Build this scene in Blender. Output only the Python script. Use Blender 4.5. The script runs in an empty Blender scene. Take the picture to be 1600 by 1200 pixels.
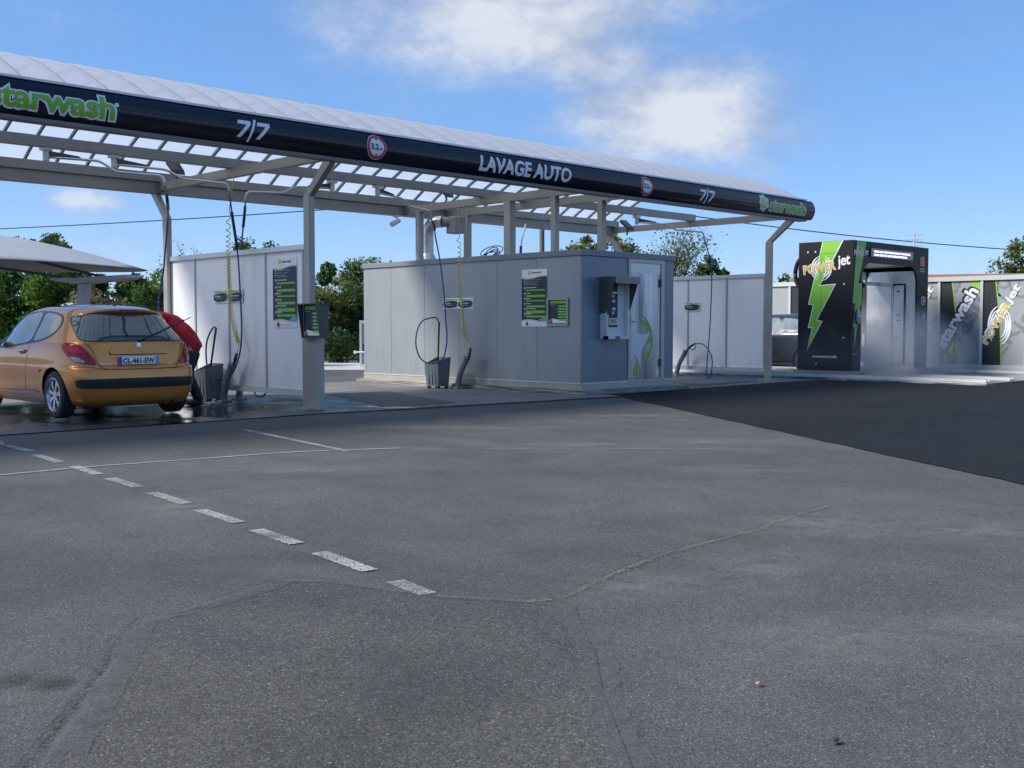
import bpy, bmesh, math, random
from mathutils import Vector, Matrix
from mathutils.bvhtree import BVHTree
import numpy as np
random.seed(7); RNG=np.random.default_rng(11)
R=math.radians
sc=bpy.context.scene
COL=sc.collection
# ---------------------------------------------------------------- camera
cam=bpy.data.cameras.new('camera'); co=bpy.data.objects.new('camera',cam); COL.objects.link(co)
cam.sensor_width=36; cam.lens=36*1700/1600; cam.clip_start=.05; cam.clip_end=3000
co.location=(0,0,1.2)
co.rotation_euler=(R(90)-math.atan(89/1700),0,R(45.47-90))
sc.camera=co
# ---------------------------------------------------------------- light
SUN_AZ=(-.80,.50); SUN_EL=R(42)
w=bpy.data.worlds.new('World'); sc.world=w; w.use_nodes=True
sun=bpy.data.lights.new('sun','SUN'); sun.energy=2.6; sun.angle=R(20); sun.color=(1,.955,.88)
so=bpy.data.objects.new('sun',sun); COL.objects.link(so)
sd=Vector((SUN_AZ[0],SUN_AZ[1],0)).normalized()*math.cos(SUN_EL)+Vector((0,0,math.sin(SUN_EL)))
so.rotation_euler=sd.to_track_quat('Z','Y').to_euler()
sc.view_settings.view_transform='Standard'; sc.view_settings.look='None'
sc.view_settings.exposure=1.32; sc.view_settings.gamma=1
SKY_STRENGTH=.108
sc.cycles.max_bounces=8; sc.cycles.transparent_max_bounces=24; sc.cycles.volume_bounces=1
sc.cycles.use_denoising=True

class NT:
    """small node-graph writer"""
    def __init__(s,tree): s.t=tree; s.n=tree.nodes; s.l=tree.links
    def node(s,ty,**k):
        n=s.n.new(ty)
        for a,b in k.items(): setattr(n,a,b)
        return n
    def put(s,sock,v):
        if isinstance(v,bpy.types.NodeSocket): s.l.new(v,sock)
        elif v is not None:
            if hasattr(sock.default_value,'__len__') and not hasattr(v,'__len__'): v=(v,)*len(sock.default_value)
            if hasattr(v,'__len__') and len(sock.default_value)==4 and len(v)==3: v=tuple(v)+(1,)
            sock.default_value=v
    def m(s,op,a,b=None,c=None,clamp=False):
        n=s.node('ShaderNodeMath',operation=op,use_clamp=clamp)
        s.put(n.inputs[0],a)
        if b is not None: s.put(n.inputs[1],b)
        if c is not None: s.put(n.inputs[2],c)
        return n.outputs[0]
    def noise(s,vec,scale,detail=4,rough=.55,dist=0,lac=2):
        n=s.node('ShaderNodeTexNoise'); s.put(n.inputs['Vector'],vec); n.inputs['Scale'].default_value=scale
        n.inputs['Detail'].default_value=detail; n.inputs['Roughness'].default_value=rough; n.inputs['Distortion'].default_value=dist
        n.inputs['Lacunarity'].default_value=lac
        return n.outputs['Fac']
    def vor(s,vec,scale,out='Distance',feature='F1'):
        n=s.node('ShaderNodeTexVoronoi',feature=feature); s.put(n.inputs['Vector'],vec); n.inputs['Scale'].default_value=scale
        return n.outputs[out]
    def ramp(s,f,stops,interp='LINEAR'):
        n=s.node('ShaderNodeValToRGB'); s.put(n.inputs[0],f); e=n.color_ramp.elements; n.color_ramp.interpolation=interp
        while len(e)<len(stops): e.new(.5)
        for i,(p,c) in enumerate(stops):
            e[i].position=p
            if not hasattr(c,'__len__'): c=(c,c,c)
            e[i].color=tuple(c)+(1,) if len(c)==3 else c
        return n.outputs[0]
    def mix(s,f,a,b,mode='MIX'):
        n=s.node('ShaderNodeMix',data_type='RGBA',blend_type=mode)
        s.put(n.inputs[0],f); s.put(n.inputs[6],a); s.put(n.inputs[7],b)
        return n.outputs[2]
    def map(s,vec,scale=(1,1,1),loc=(0,0,0),rot=(0,0,0)):
        n=s.node('ShaderNodeMapping'); s.put(n.inputs['Vector'],vec)
        n.inputs['Scale'].default_value=scale; n.inputs['Location'].default_value=loc; n.inputs['Rotation'].default_value=rot
        return n.outputs[0]
    def bump(s,h,strength=.3,dist=.01,normal=None):
        n=s.node('ShaderNodeBump'); s.put(n.inputs['Height'],h); n.inputs['Strength'].default_value=strength; n.inputs['Distance'].default_value=dist
        if normal is not None: s.l.new(normal,n.inputs['Normal'])
        return n.outputs[0]

# world: nishita sky plus procedural clouds by direction
def world():
    w.node_tree.nodes.clear(); g=NT(w.node_tree)
    sky=g.node('ShaderNodeTexSky',sky_type='NISHITA'); sky.sun_disc=False; sky.sun_elevation=SUN_EL
    sky.sun_rotation=math.atan2(SUN_AZ[0],SUN_AZ[1]); sky.altitude=0; sky.air_density=.6; sky.dust_density=.1; sky.ozone_density=3
    tc=g.node('ShaderNodeTexCoord'); d=tc.outputs['Generated']
    nn=g.node('ShaderNodeVectorMath',operation='NORMALIZE'); g.l.new(d,nn.inputs[0])
    sp=g.node('ShaderNodeSeparateXYZ'); g.l.new(nn.outputs[0],sp.inputs[0])
    az=g.m('MULTIPLY',g.m('ARCTAN2',sp.outputs[1],sp.outputs[0]),57.2958)
    el=g.m('MULTIPLY',g.m('ARCSINE',sp.outputs[2]),57.2958)
    cb=g.node('ShaderNodeCombineXYZ'); g.put(cb.inputs[0],az); g.put(cb.inputs[1],g.m('MULTIPLY',el,1.7)); cb.inputs[2].default_value=3.3
    v=cb.outputs[0]
    n1=g.noise(v,.11,9,.56,.35); n2=g.noise(v,.45,6,.6,.2)
    tot=None
    #    az   el   raz  rel  weight
    for a0,e0,ra,re,wt in [(45.0,15.8,11,3.8,1.35),(37.3,10.7,7.2,3.5,1.4),(40.8,13.4,6,3.0,1.15),(67,6.1,3.6,1.0,.95),(64.5,4.4,4,.8,.6),(70.5,14.6,7,1.2,.5),
                           (52,13.3,3,.8,.4),(50.5,3.9,5,.9,.6),(31,2.8,5.5,1.3,.6),(22,13.4,5,1.1,.38),(58,8.4,8,.9,.35),(25,6.0,9,.6,.35),(60,2.2,60,1.5,.55),(68,3.4,6,1.2,.7),
                           (100,25,26,9,1.2),(150,32,30,12,1.4),(-20,24,30,10,1.1),(200,30,25,10,1.3),(-75,30,30,12,1.2),(45,48,40,9,1.1)]:
        dx=g.m('DIVIDE',g.m('SUBTRACT',az,a0),ra); dy=g.m('DIVIDE',g.m('SUBTRACT',el,e0),re)
        r2=g.m('ADD',g.m('MULTIPLY',dx,dx),g.m('MULTIPLY',dy,dy))
        k=g.m('MULTIPLY',g.m('EXPONENT',g.m('MULTIPLY',r2,-1.0)),wt)
        tot=k if tot is None else g.m('MAXIMUM',tot,k)
    n3=g.noise(v,1.5,5,.65,.2)
    nm=g.m('ADD',g.m('ADD',g.m('MULTIPLY',n1,.58),g.m('MULTIPLY',n2,.28)),g.m('MULTIPLY',n3,.14))
    c=g.m('ADD',tot,g.m('MULTIPLY',g.m('SUBTRACT',nm,.5),3.0))
    c=g.m('ADD',c,g.m('MULTIPLY',tot,.42))
    mask=g.m('MULTIPLY',g.m('SUBTRACT',c,.24),.62,clamp=True)
    sm=g.m('MULTIPLY',g.m('MULTIPLY',mask,mask),g.m('SUBTRACT',3.0,g.m('MULTIPLY',mask,2.0)))
    # cirrus veil
    veil=g.m('MULTIPLY',g.m('SUBTRACT',g.noise(g.map(v,(.6,2.0,1)),.07,7,.6,.5),.48),.9,clamp=True)
    fac=g.m('MAXIMUM',g.m('MULTIPLY',sm,.86),g.m('MULTIPLY',veil,.55))
    sh=g.m('ADD',g.noise(g.map(v,(1,1,1),(3,1.5,0)),.16,6,.5),g.m('MULTIPLY',g.m('SUBTRACT',sm,.5),.25))
    cc=g.ramp(g.m('ADD',g.m('MULTIPLY',sh,.7),g.m('MULTIPLY',g.noise(v,.55,6,.6),.3)),[(.32,(.34,.40,.55)),(.5,(.58,.63,.75)),(.64,(.88,.90,.95))])
    b1=g.node('ShaderNodeBackground'); b1.inputs[1].default_value=SKY_STRENGTH
    s3=g.node('ShaderNodeSeparateColor'); g.l.new(sky.outputs[0],s3.inputs[0]); c3=g.node('ShaderNodeCombineColor')
    for i_,(pw,kf) in enumerate(((.77,.645),(.58,1.02),(.42,1.80))): g.l.new(g.m('MULTIPLY',g.m('POWER',s3.outputs[i_],pw),kf),c3.inputs[i_])
    g.l.new(c3.outputs[0],b1.inputs[0])
    b2=g.node('ShaderNodeBackground'); b2.inputs[1].default_value=.37; g.l.new(cc,b2.inputs[0])
    mx=g.node('ShaderNodeMixShader'); g.l.new(fac,mx.inputs[0]); g.l.new(b1.outputs[0],mx.inputs[1]); g.l.new(b2.outputs[0],mx.inputs[2])
    o=g.node('ShaderNodeOutputWorld'); g.l.new(mx.outputs[0],o.inputs[0])
world()

# ---------------------------------------------------------------- materials
MATS={}
def new_mat(name):
    m=bpy.data.materials.new(name); m.use_nodes=True; m.node_tree.nodes.clear(); return m,NT(m.node_tree)
def finish(g,sh,vol=None):
    o=g.node('ShaderNodeOutputMaterial')
    if sh is not None: g.l.new(sh,o.inputs[0])
    if vol is not None: g.l.new(vol,o.inputs[1])
def prin(g,col,rough=.5,metal=0,normal=None,spec=None,coat=0,trans=0,emit=None,es=0,alpha=None,coatr=.03):
    p=g.node('ShaderNodeBsdfPrincipled')
    g.put(p.inputs['Base Color'],col); g.put(p.inputs['Roughness'],rough); g.put(p.inputs['Metallic'],metal)
    if normal is not None: g.l.new(normal,p.inputs['Normal'])
    if spec is not None: g.put(p.inputs['Specular IOR Level'],spec)
    p.inputs['Coat Weight'].default_value=coat; p.inputs['Coat Roughness'].default_value=coatr
    if trans: p.inputs['Transmission Weight'].default_value=trans
    if emit is not None: g.put(p.inputs['Emission Color'],emit); p.inputs['Emission Strength'].default_value=es
    if alpha is not None: g.put(p.inputs['Alpha'],alpha)
    return p.outputs[0]
def wpos(g): return g.node('ShaderNodeNewGeometry').outputs['Position']
def simple(name,col,rough=.5,metal=0,vary=.12,scale=3,bump=0,bscale=60,spec=None,coat=0,dirt=0):
    if name in MATS: return MATS[name]
    m,g=new_mat(name); P=wpos(g)
    n=g.noise(P,scale,6,.6)
    c0=tuple(c*(1-vary) for c in col); c1=tuple(min(1,c*(1+vary)) for c in col)
    c=g.ramp(n,[(.3,c0),(.7,c1)])
    if dirt:
        dn=g.noise(g.map(P,(1,1,.25)),6,7,.7)
        c=g.mix(g.m('MULTIPLY',g.m('SUBTRACT',dn,.5),dirt*3,clamp=True),c,tuple(x*.55 for x in col))
        sz=g.node('ShaderNodeSeparateXYZ'); g.l.new(P,sz.inputs[0])
        lo_=g.m('MULTIPLY',g.m('SUBTRACT',.9,sz.outputs[2]),1.4,clamp=True)
        sn=g.m('MULTIPLY',g.m('SUBTRACT',g.noise(g.map(P,(1,1,.6)),5,8,.75),.42),3.5,clamp=True)
        c=g.mix(g.m('MULTIPLY',g.m('MULTIPLY',lo_,sn),.30),c,(.30,.27,.22))
    nrm=g.bump(g.noise(P,bscale,4),bump,.005) if bump else None
    rr=g.m('ADD',g.m('MULTIPLY',g.noise(P,scale*4,4),.16),rough-.08)
    finish(g,prin(g,c,rr,metal,nrm,spec,coat)); MATS[name]=m; return m
def brushed(name,col,rough=.35,metal=.85,axis=2,streak=.25):
    """stainless / galvanised sheet: streaks along one axis and soft patches"""
    if name in MATS: return MATS[name]
    m,g=new_mat(name); P=wpos(g)
    s=[30,30,30]; s[axis]=.8
    st=g.noise(g.map(P,tuple(s)),1.2,5,.6); pa=g.noise(P,1.6,6,.65)
    v=g.m('ADD',g.m('MULTIPLY',st,streak),g.m('MULTIPLY',pa,.5))
    c=g.ramp(v,[(.2,tuple(x*.72 for x in col)),(.55,tuple(min(1,x*1.15) for x in col))])
    finish(g,prin(g,c,g.m('ADD',rough-.08,g.m('MULTIPLY',pa,.2)),metal,g.bump(st,.06,.002))); MATS[name]=m; return m

def m_asphalt(name,base,tint,coarse,seed,spec=.35):
    m,g=new_mat(name); P=wpos(g)
    big=g.noise(P,.35,7,.6,.4); mid=g.noise(g.map(P,(1,1,1),(seed,3,0)),1.7,6,.62,.6)
    strk=g.noise(g.map(P,(1.6,.28,1),(seed,0,0),(0,0,R(18))),1.1,6,.65,.4)
    v=g.m('ADD',g.m('MULTIPLY',big,.45),g.m('ADD',g.m('MULTIPLY',mid,.3),g.m('MULTIPLY',strk,.25)))
    lo=tuple(base*.66*t for t in tint); hi=tuple(base*1.45*t for t in tint)
    c=g.ramp(v,[(.34,lo),(.66,hi)])
    # aggregate stones
    vc=g.vor(P,coarse,'Color'); vd=g.vor(P,coarse,'Distance')
    sepn=g.node('ShaderNodeSeparateColor'); g.l.new(vc,sepn.inputs[0])
    st=g.ramp(sepn.outputs[0],[(0,.58),(.35,.82),(.75,1.1),(.93,1.35),(1,2.1)])
    c=g.mix(1.0,c,st,'MULTIPLY')
    vc2=g.vor(P,coarse*.36,'Color'); s2=g.node('ShaderNodeSeparateColor'); g.l.new(vc2,s2.inputs[0])
    c=g.mix(1.0,c,g.ramp(s2.outputs[1],[(0,.86),(.5,1.0),(1,1.1)]),'MULTIPLY')
    fine=g.noise(P,coarse*.7,5,.75)
    c=g.mix(1.0,c,g.ramp(fine,[(.28,.42),(.5,1.0),(.72,1.6)]),'MULTIPLY')
    # rare pale chips
    c3=g.vor(P,17,'Distance'); 
    c=g.mix(g.m('LESS_THAN',c3,.055),c,(.32,.32,.31))
    # brownish dusty films
    dust=g.m('MULTIPLY',g.m('SUBTRACT',g.noise(g.map(P,(.7,1.4,1),(5+seed,2,0)),.8,7,.68,.8),.56),2.2,clamp=True)
    c=g.mix(g.m('MULTIPLY',dust,.7),c,(base*1.7,base*1.6,base*1.42))
    dk=g.m('MULTIPLY',g.m('SUBTRACT',g.noise(g.map(P,(1,1,1),(9,seed,0)),2.3,5,.6,.5),.62),4,clamp=True)
    c=g.mix(g.m('MULTIPLY',dk,.35),c,(base*.35,)*3)
    h=g.m('ADD',g.m('MULTIPLY',g.m('SUBTRACT',1,vd),.8),g.m('MULTIPLY',fine,.5))
    nr=g.bump(h,.55,.004)
    finish(g,prin(g,c,g.ramp(mid,[(.3,.78),(.7,.9)]),0,nr,spec)); return m
M_OLD=m_asphalt('old_asphalt_mat',.071,(1.01,1.01,.95),190,0)
M_PATCH=m_asphalt('patch_asphalt_mat',.060,(1.04,1.01,.93),160,4)
M_NEW=m_asphalt('fresh_asphalt_mat',.0115,(.92,1.0,1.12),150,8,.18)
def m_concrete(name,base,tint=(1,1,1),wet=None):
    m,g=new_mat(name); P=wpos(g)
    v=g.m('ADD',g.m('MULTIPLY',g.noise(P,.8,8,.62,.5),.6),g.m('MULTIPLY',g.noise(P,9,6,.65),.4))
    c=g.ramp(v,[(.33,tuple(base*.6*t for t in tint)),(.5,tuple(base*t for t in tint)),(.66,tuple(base*1.3*t for t in tint))])
    c=g.mix(1.0,c,g.ramp(g.noise(P,130,4,.7),[(.3,.8),(.7,1.2)]),'MULTIPLY')
    rough=.8
    if wet:
        x0,y0,rx,ry=wet
        sp=g.node('ShaderNodeSeparateXYZ'); g.l.new(P,sp.inputs[0])
        dx=g.m('DIVIDE',g.m('SUBTRACT',sp.outputs[0],x0),rx); dy=g.m('DIVIDE',g.m('SUBTRACT',sp.outputs[1],y0),ry)
        rr=g.m('SQRT',g.m('ADD',g.m('MULTIPLY',dx,dx),g.m('MULTIPLY',dy,dy)))
        k=g.m('MULTIPLY',g.m('SUBTRACT',g.m('ADD',1.0,g.m('MULTIPLY',g.m('SUBTRACT',g.noise(P,1.1,6,.6,.6),.5),1.5)),rr),4,clamp=True)
        c=g.mix(k,c,g.mix(1.0,c,(.28,.29,.31),'MULTIPLY'))
        pud=g.m('MULTIPLY',g.m('SUBTRACT',g.noise(P,.9,4,.5),.42),9,clamp=True)
        rough=g.m('SUBTRACT',.8,g.m('MULTIPLY',k,g.m('ADD',.42,g.m('MULTIPLY',pud,.33))))
    nr=g.bump(g.noise(P,70,5,.7),.25,.003)
    finish(g,prin(g,c,rough,0,nr)); return m
M_PAD=m_concrete('bay_concrete_mat',.14,(1.02,1,.98),(6.6,14.6,4.2,3.4))
M_KERB=m_concrete('kerb_concrete_mat',.26,(1.05,1,.9))
M_PAVE=m_concrete('pale_paving_mat',.42,(1,1,.97))
M_BAY=m_concrete('wash_floor_mat',.34,(.97,1,1.03),(25.5,12,4,6))

def m_paint_alpha(name,col,dens,scale,edge=True,rough=.7,thr=.5,amax=1.0):
    """worn film lying on asphalt: breaks up through alpha"""
    m,g=new_mat(name); P=wpos(g)
    n=g.m('ADD',g.m('MULTIPLY',g.noise(P,scale,5,.75),.6),g.m('MULTIPLY',g.vor(P,scale*1.2,'Distance'),.4))
    a=g.m('MULTIPLY',g.m('SUBTRACT',n,thr-dens),9,clamp=True)
    big=g.m('MULTIPLY',g.m('SUBTRACT',g.noise(P,2.2,5,.6),.18),2.6,clamp=True)
    a=g.m('MULTIPLY',a,big)
    c=g.ramp(g.noise(P,5,5),[(.3,tuple(x*.75 for x in col)),(.7,col)])
    finish(g,prin(g,c,rough,0,None,.3,alpha=g.m('MULTIPLY',a,amax))); return m
M_LINE=m_paint_alpha('road_paint_mat',(.40,.40,.385),.10,75)
M_LINEF=m_paint_alpha('faded_paint_mat',(.34,.34,.33),.0,60)
def m_film(name,col,strength,scale,power=1.4,rough=.85,stretch=(1,1,1)):
    """soft blotch fading to its edge, in the sheet's own coordinates"""
    m,g=new_mat(name); tc=g.node('ShaderNodeTexCoord'); P=wpos(g)
    sp=g.node('ShaderNodeSeparateXYZ'); g.l.new(tc.outputs['Object'],sp.inputs[0])
    r=g.m('SQRT',g.m('ADD',g.m('POWER',g.m('ABSOLUTE',sp.outputs[0]),2),g.m('POWER',g.m('ABSOLUTE',sp.outputs[1]),2)))
    fall=g.m('SUBTRACT',1,r,clamp=True)
    n=g.noise(g.map(P,stretch),scale,8,.7,.5)
    a=g.m('MULTIPLY',g.m('MULTIPLY',g.m('POWER',fall,power),strength),g.m('MULTIPLY',g.m('SUBTRACT',n,.3),4,clamp=True),clamp=True)
    grit=g.m('MULTIPLY',g.m('SUBTRACT',g.noise(P,110,3,.7),.3),2.4,clamp=True)
    a=g.m('MULTIPLY',a,grit)
    finish(g,prin(g,col,rough,0,None,.3,alpha=a)); return m
M_FILM=m_film('dusty_film_mat',(.28,.27,.245),.55,4.5)
M_FILMK=m_film('worn_dark_film_mat',(.04,.04,.038),.3,2.2,1.0,.85)
M_FILMD=m_film('oil_stain_mat',(.05,.043,.03),1.6,3,.8,.6)
def m_soft(name,col,al,scale):
    m,g=new_mat(name); P=wpos(g)
    a=g.m('MULTIPLY',g.m('SUBTRACT',g.noise(P,scale,7,.7,.3),.36),5,clamp=True)
    gr=g.ramp(g.noise(P,95,3,.7),[(.35,.35),(.6,1)])
    a=g.m('MULTIPLY',g.m('MULTIPLY',a,gr),al)
    finish(g,prin(g,col,.8,0,None,.3,alpha=a)); return m
M_SEAL=m_soft('sealing_band_mat',(.13,.13,.126),.42,4.5)
M_PADEDGE=m_soft('pad_edge_mat',(.018,.018,.02),.9,9)
M_MOSS=m_paint_alpha('moss_crack_mat',(.24,.215,.13),.03,45,amax=.7)
M_DARKCRACK=m_paint_alpha('dark_crack_mat',(.03,.03,.028),.05,60,amax=.6)

M_STEEL=brushed('galvanised_steel_mat',(.40,.38,.345),.45,.45,2)
M_STEELX=brushed('galvanised_beam_mat',(.33,.32,.30),.45,.45,0)
M_INOX=brushed('stainless_mat',(.62,.62,.61),.30,.9,2,.5)
M_ALU=simple('pale_aluminium_mat',(.62,.62,.60),.35,.35,.06)
M_WHITE=simple('white_panel_mat',(.84,.835,.84),.42,0,.025,1.2,0,spec=.4,dirt=.05)
M_DARKP=simple('black_plastic_mat',(.018,.018,.02),.42)
M_BLACKGL=simple('black_gloss_mat',(.010,.012,.018),.16,0,.3,2,coat=.6)
M_GREYPL=simple('grey_plastic_mat',(.14,.165,.18),.5,0,.1,4,.1,200)
M_BLUEH=simple('blue_hose_mat',(.02,.06,.24),.4)
M_YELH=simple('yellow_hose_mat',(.62,.56,.06),.42)
M_LGREEN=simple('lime_green_mat',(.21,.48,.045),.5,0,.04)
M_LGREEND=simple('pale_lime_mat',(.42,.66,.24),.5,0,.04)
M_WHTXT=simple('white_film_mat',(.80,.81,.83),.5,0,.02)
M_GREYTXT=simple('silver_film_mat',(.45,.46,.49),.5,0,.04)
M_RED=simple('sign_red_mat',(.50,.035,.045),.5,0,.05)
M_GOLD=simple('gold_film_mat',(.66,.50,.18),.4,.2,.12,9)
M_NAVY=simple('sign_navy_mat',(.022,.028,.045),.5,0,.1)
M_ORANGE=simple('orange_film_mat',(.55,.17,.06),.5)
M_LBLUE=simple('pale_blue_film_mat',(.15,.35,.62),.5)
M_PINK=simple('magenta_film_mat',(.45,.08,.25),.5)
M_TRIM=simple('roof_trim_grey_mat',(.20,.215,.235),.45,.2,.06)
M_HOODGREY=simple('dark_grey_coat_mat',(.085,.088,.092),.45,.2,.08)
M_CREAM=simple('cream_casing_mat',(.62,.63,.63),.45,0,.03)
def m_ribbed(name,col,axis,pitch=.05):
    m,g=new_mat(name); P=wpos(g); sp=g.node('ShaderNodeSeparateXYZ'); g.l.new(P,sp.inputs[0])
    x=g.m('MULTIPLY',sp.outputs[axis],2*math.pi/pitch)
    s=g.m('POWER',g.m('ABSOLUTE',g.m('SINE',g.m('MULTIPLY',x,.5))),6)
    n=g.noise(g.map(P,(1,1,.3)),2.2,7,.6)
    c=g.ramp(n,[(.35,tuple(q*.94 for q in col)),(.65,tuple(q*1.05 for q in col))])
    dn=g.m('MULTIPLY',g.m('SUBTRACT',g.noise(g.map(P,(3,3,.35)),2.4,7,.7),.52),1.6,clamp=True)
    c=g.mix(g.m('MULTIPLY',dn,.25),c,tuple(q*.6 for q in col))
    gz=g.m('MULTIPLY',g.m('SUBTRACT',.85,sp.outputs[2]),1.3,clamp=True)
    gn=g.m('MULTIPLY',g.m('SUBTRACT',g.noise(g.map(P,(2.5,2.5,1.2)),2.2,7,.7),.38),3,clamp=True)
    c=g.mix(g.m('MULTIPLY',g.m('MULTIPLY',gz,gn),.45),c,tuple(q*.55 for q in (col[0]*1.1,col[1],col[2]*.85)))
    finish(g,prin(g,c,.38,.25,g.bump(s,.35,.004))); return m
M_FASC=simple('fascia_black_mat',(.010,.012,.020),.24,0,.3,2,spec=.35,coat=.12)
M_RIBD=simple('glazing_bar_mat',(.17,.165,.16),.5,.2)
M_RIBY=m_ribbed('ribbed_cladding_mat',(.30,.318,.335),1,.10)
M_RIBX=m_ribbed('ribbed_shaded_cladding_mat',(.19,.215,.26),0,.05)  # darker, bluer copy of the cladding: shade on the end wall painted in
def m_poly():
    m,g=new_mat('polycarbonate_mat'); P=wpos(g)
    n=g.noise(g.map(P,(1,2.2,1)),.9,6,.6,.4)
    c=g.ramp(n,[(.3,(.88,.87,.92)),(.7,(.95,.94,.98))])
    d=g.node('ShaderNodeBsdfDiffuse'); g.l.new(c,d.inputs[0])
    t=g.node('ShaderNodeBsdfTranslucent'); t.inputs[0].default_value=(.66,.76,.90,1)
    a=g.node('ShaderNodeMixShader'); a.inputs[0].default_value=.5; g.l.new(d.outputs[0],a.inputs[1]); g.l.new(t.outputs[0],a.inputs[2])
    tr=g.node('ShaderNodeBsdfTransparent'); tr.inputs[0].default_value=(.90,.93,.97,1)
    b=g.node('ShaderNodeMixShader'); b.inputs[0].default_value=.12; g.l.new(a.outputs[0],b.inputs[1]); g.l.new(tr.outputs[0],b.inputs[2])
    gl=g.node('ShaderNodeBsdfGlossy'); gl.inputs['Roughness'].default_value=.22
    f=g.node('ShaderNodeLayerWeight'); f.inputs[0].default_value=.12
    e=g.node('ShaderNodeMixShader'); g.l.new(g.m('MULTIPLY',f.outputs['Facing'],.5),e.inputs[0]); g.l.new(b.outputs[0],e.inputs[1]); g.l.new(gl.outputs[0],e.inputs[2])
    finish(g,e.outputs[0]); return m
M_POLY=m_poly()
def m_carpaint(name,c0,c1,flake=.4,dirt=.1):
    m,g=new_mat(name); P=wpos(g)
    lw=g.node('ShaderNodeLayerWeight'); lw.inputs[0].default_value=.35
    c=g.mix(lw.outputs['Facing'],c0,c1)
    c=g.mix(1.0,c,g.ramp(g.noise(P,420,2),[(.3,.85),(.7,1.15)]),'MULTIPLY')
    sp=g.node('ShaderNodeSeparateXYZ'); g.l.new(P,sp.inputs[0])
    low=g.m('MULTIPLY',g.m('SUBTRACT',.55,sp.outputs[2]),1.8,clamp=True)
    k=g.m('MULTIPLY',low,g.noise(P,5,6,.7))
    c=g.mix(g.m('MULTIPLY',k,dirt*4),c,(.09,.065,.045))
    finish(g,prin(g,c,.34,flake,None,.5,.9,coatr=.035)); return m
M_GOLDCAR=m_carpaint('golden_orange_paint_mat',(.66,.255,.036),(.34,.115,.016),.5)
M_DARKCAR=m_carpaint('dark_blue_grey_paint_mat',(.02,.026,.04),(.012,.016,.028),.3)
def m_glass(name,col,rough=.02,spec=.9,coat=1):
    m,g=new_mat(name); P=wpos(g)
    c=g.ramp(g.noise(P,2.2,5,.5,.4),[(.35,tuple(q*.5 for q in col)),(.65,tuple(q*1.4 for q in col))])
    finish(g,prin(g,c,rough,0,None,spec,coat,coatr=.01)); return m
M_GLASS=m_glass('tinted_window_mat',(.055,.07,.062))
M_GLASSS=m_glass('side_window_mat',(.13,.155,.155))
M_RUBBER=simple('tyre_rubber_mat',(.022,.022,.023),.75,0,.2,20,.3,120)
M_ALLOY=simple('alloy_wheel_mat',(.50,.50,.52),.28,.85,.06)
M_TAIL=simple('tail_lamp_red_mat',(.36,.008,.014),.12,0,.35,14,spec=.3,coat=.3)
M_TAILB=simple('tail_lamp_bright_red_mat',(.60,.03,.035),.15,0,.15,20,spec=.3,coat=.3)
M_LENS=simple('clear_lens_mat',(.34,.31,.31),.12,.3,.3,30,coat=1)
M_TRIMCAR=simple('car_black_trim_mat',(.016,.017,.020),.33,0,.15,8)
M_CHROME=simple('chrome_mat',(.72,.72,.74),.14,1,.04)
M_GAPSHADOW=simple('gold_shadow_gap_mat',(.05,.022,.006),.5)  # dark brown for panel gaps and the shadow painted behind door handles
M_JACKET=simple('red_jacket_mat',(.52,.016,.026),.75,0,.28,7,.35,30)
M_JEANS=simple('dark_trousers_mat',(.02,.024,.04),.8,0,.2,9,.3,60)
M_SKIN=simple('skin_mat',(.42,.24,.17),.5)
M_HAIR=simple('brown_hair_mat',(.055,.03,.018),.6,0,.3,30,.5,150)
M_SHADE=simple('grey_membrane_mat',(.30,.31,.33),.65,0,.05,1.5,.1,20)
M_SHADEP=simple('pale_post_mat',(.50,.51,.51),.45,.1,.06)
def m_brick():
    m,g=new_mat('brick_wall_mat'); P=wpos(g)
    b=g.node('ShaderNodeTexBrick'); g.l.new(g.map(P,(1,1,1),(0,0,0),(R(90),0,R(0))),b.inputs['Vector'])
    b.inputs['Scale'].default_value=3.2; b.inputs['Color1'].default_value=(.30,.11,.055,1); b.inputs['Color2'].default_value=(.42,.19,.10,1); b.inputs['Mortar'].default_value=(.36,.3,.24,1)
    finish(g,prin(g,b.outputs[0],.85)); return m
M_BRICK=m_brick()
def m_tile(name,c0,c1):
    m,g=new_mat(name); P=wpos(g)
    wv=g.node('ShaderNodeTexWave',wave_type='BANDS',bands_direction='Z'); g.l.new(P,wv.inputs[0]); wv.inputs['Scale'].default_value=5; wv.inputs['Distortion'].default_value=1.5
    c=g.mix(g.noise(P,3,6,.7),c0,c1); c=g.mix(1.0,c,g.ramp(wv.outputs['Fac'],[(0,.7),(.4,1)]),'MULTIPLY')
    finish(g,prin(g,c,.85)); return m
M_TILE=m_tile('orange_tile_mat',(.20,.085,.055),(.30,.16,.11)); M_TILEP=m_tile('pink_tile_mat',(.34,.19,.15),(.42,.26,.21))
def m_leaf(name,c0,c1,c2,scale=.9):
    m,g=new_mat(name); P=wpos(g)
    oi=g.node('ShaderNodeAttribute'); oi.attribute_name='shade'
    n=g.m('ADD',g.m('MULTIPLY',g.noise(P,scale,4,.6),.5),g.m('MULTIPLY',oi.outputs['Fac'],.5))
    c=g.ramp(n,[(.25,c0),(.5,c1),(.75,c2)])
    d=prin(g,c,.55,0,None,.3)
    t=g.node('ShaderNodeBsdfTranslucent'); g.l.new(g.mix(1.0,c,(1.3,1.4,.7),'MULTIPLY'),t.inputs[0])
    a=g.node('ShaderNodeMixShader'); a.inputs[0].default_value=.35; g.l.new(d,a.inputs[1]); g.l.new(t.outputs[0],a.inputs[2])
    finish(g,a.outputs[0]); return m
M_LHEDGE=m_leaf('hedge_leaf_mat',(.022,.05,.012),(.062,.125,.025),(.14,.23,.04))
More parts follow.
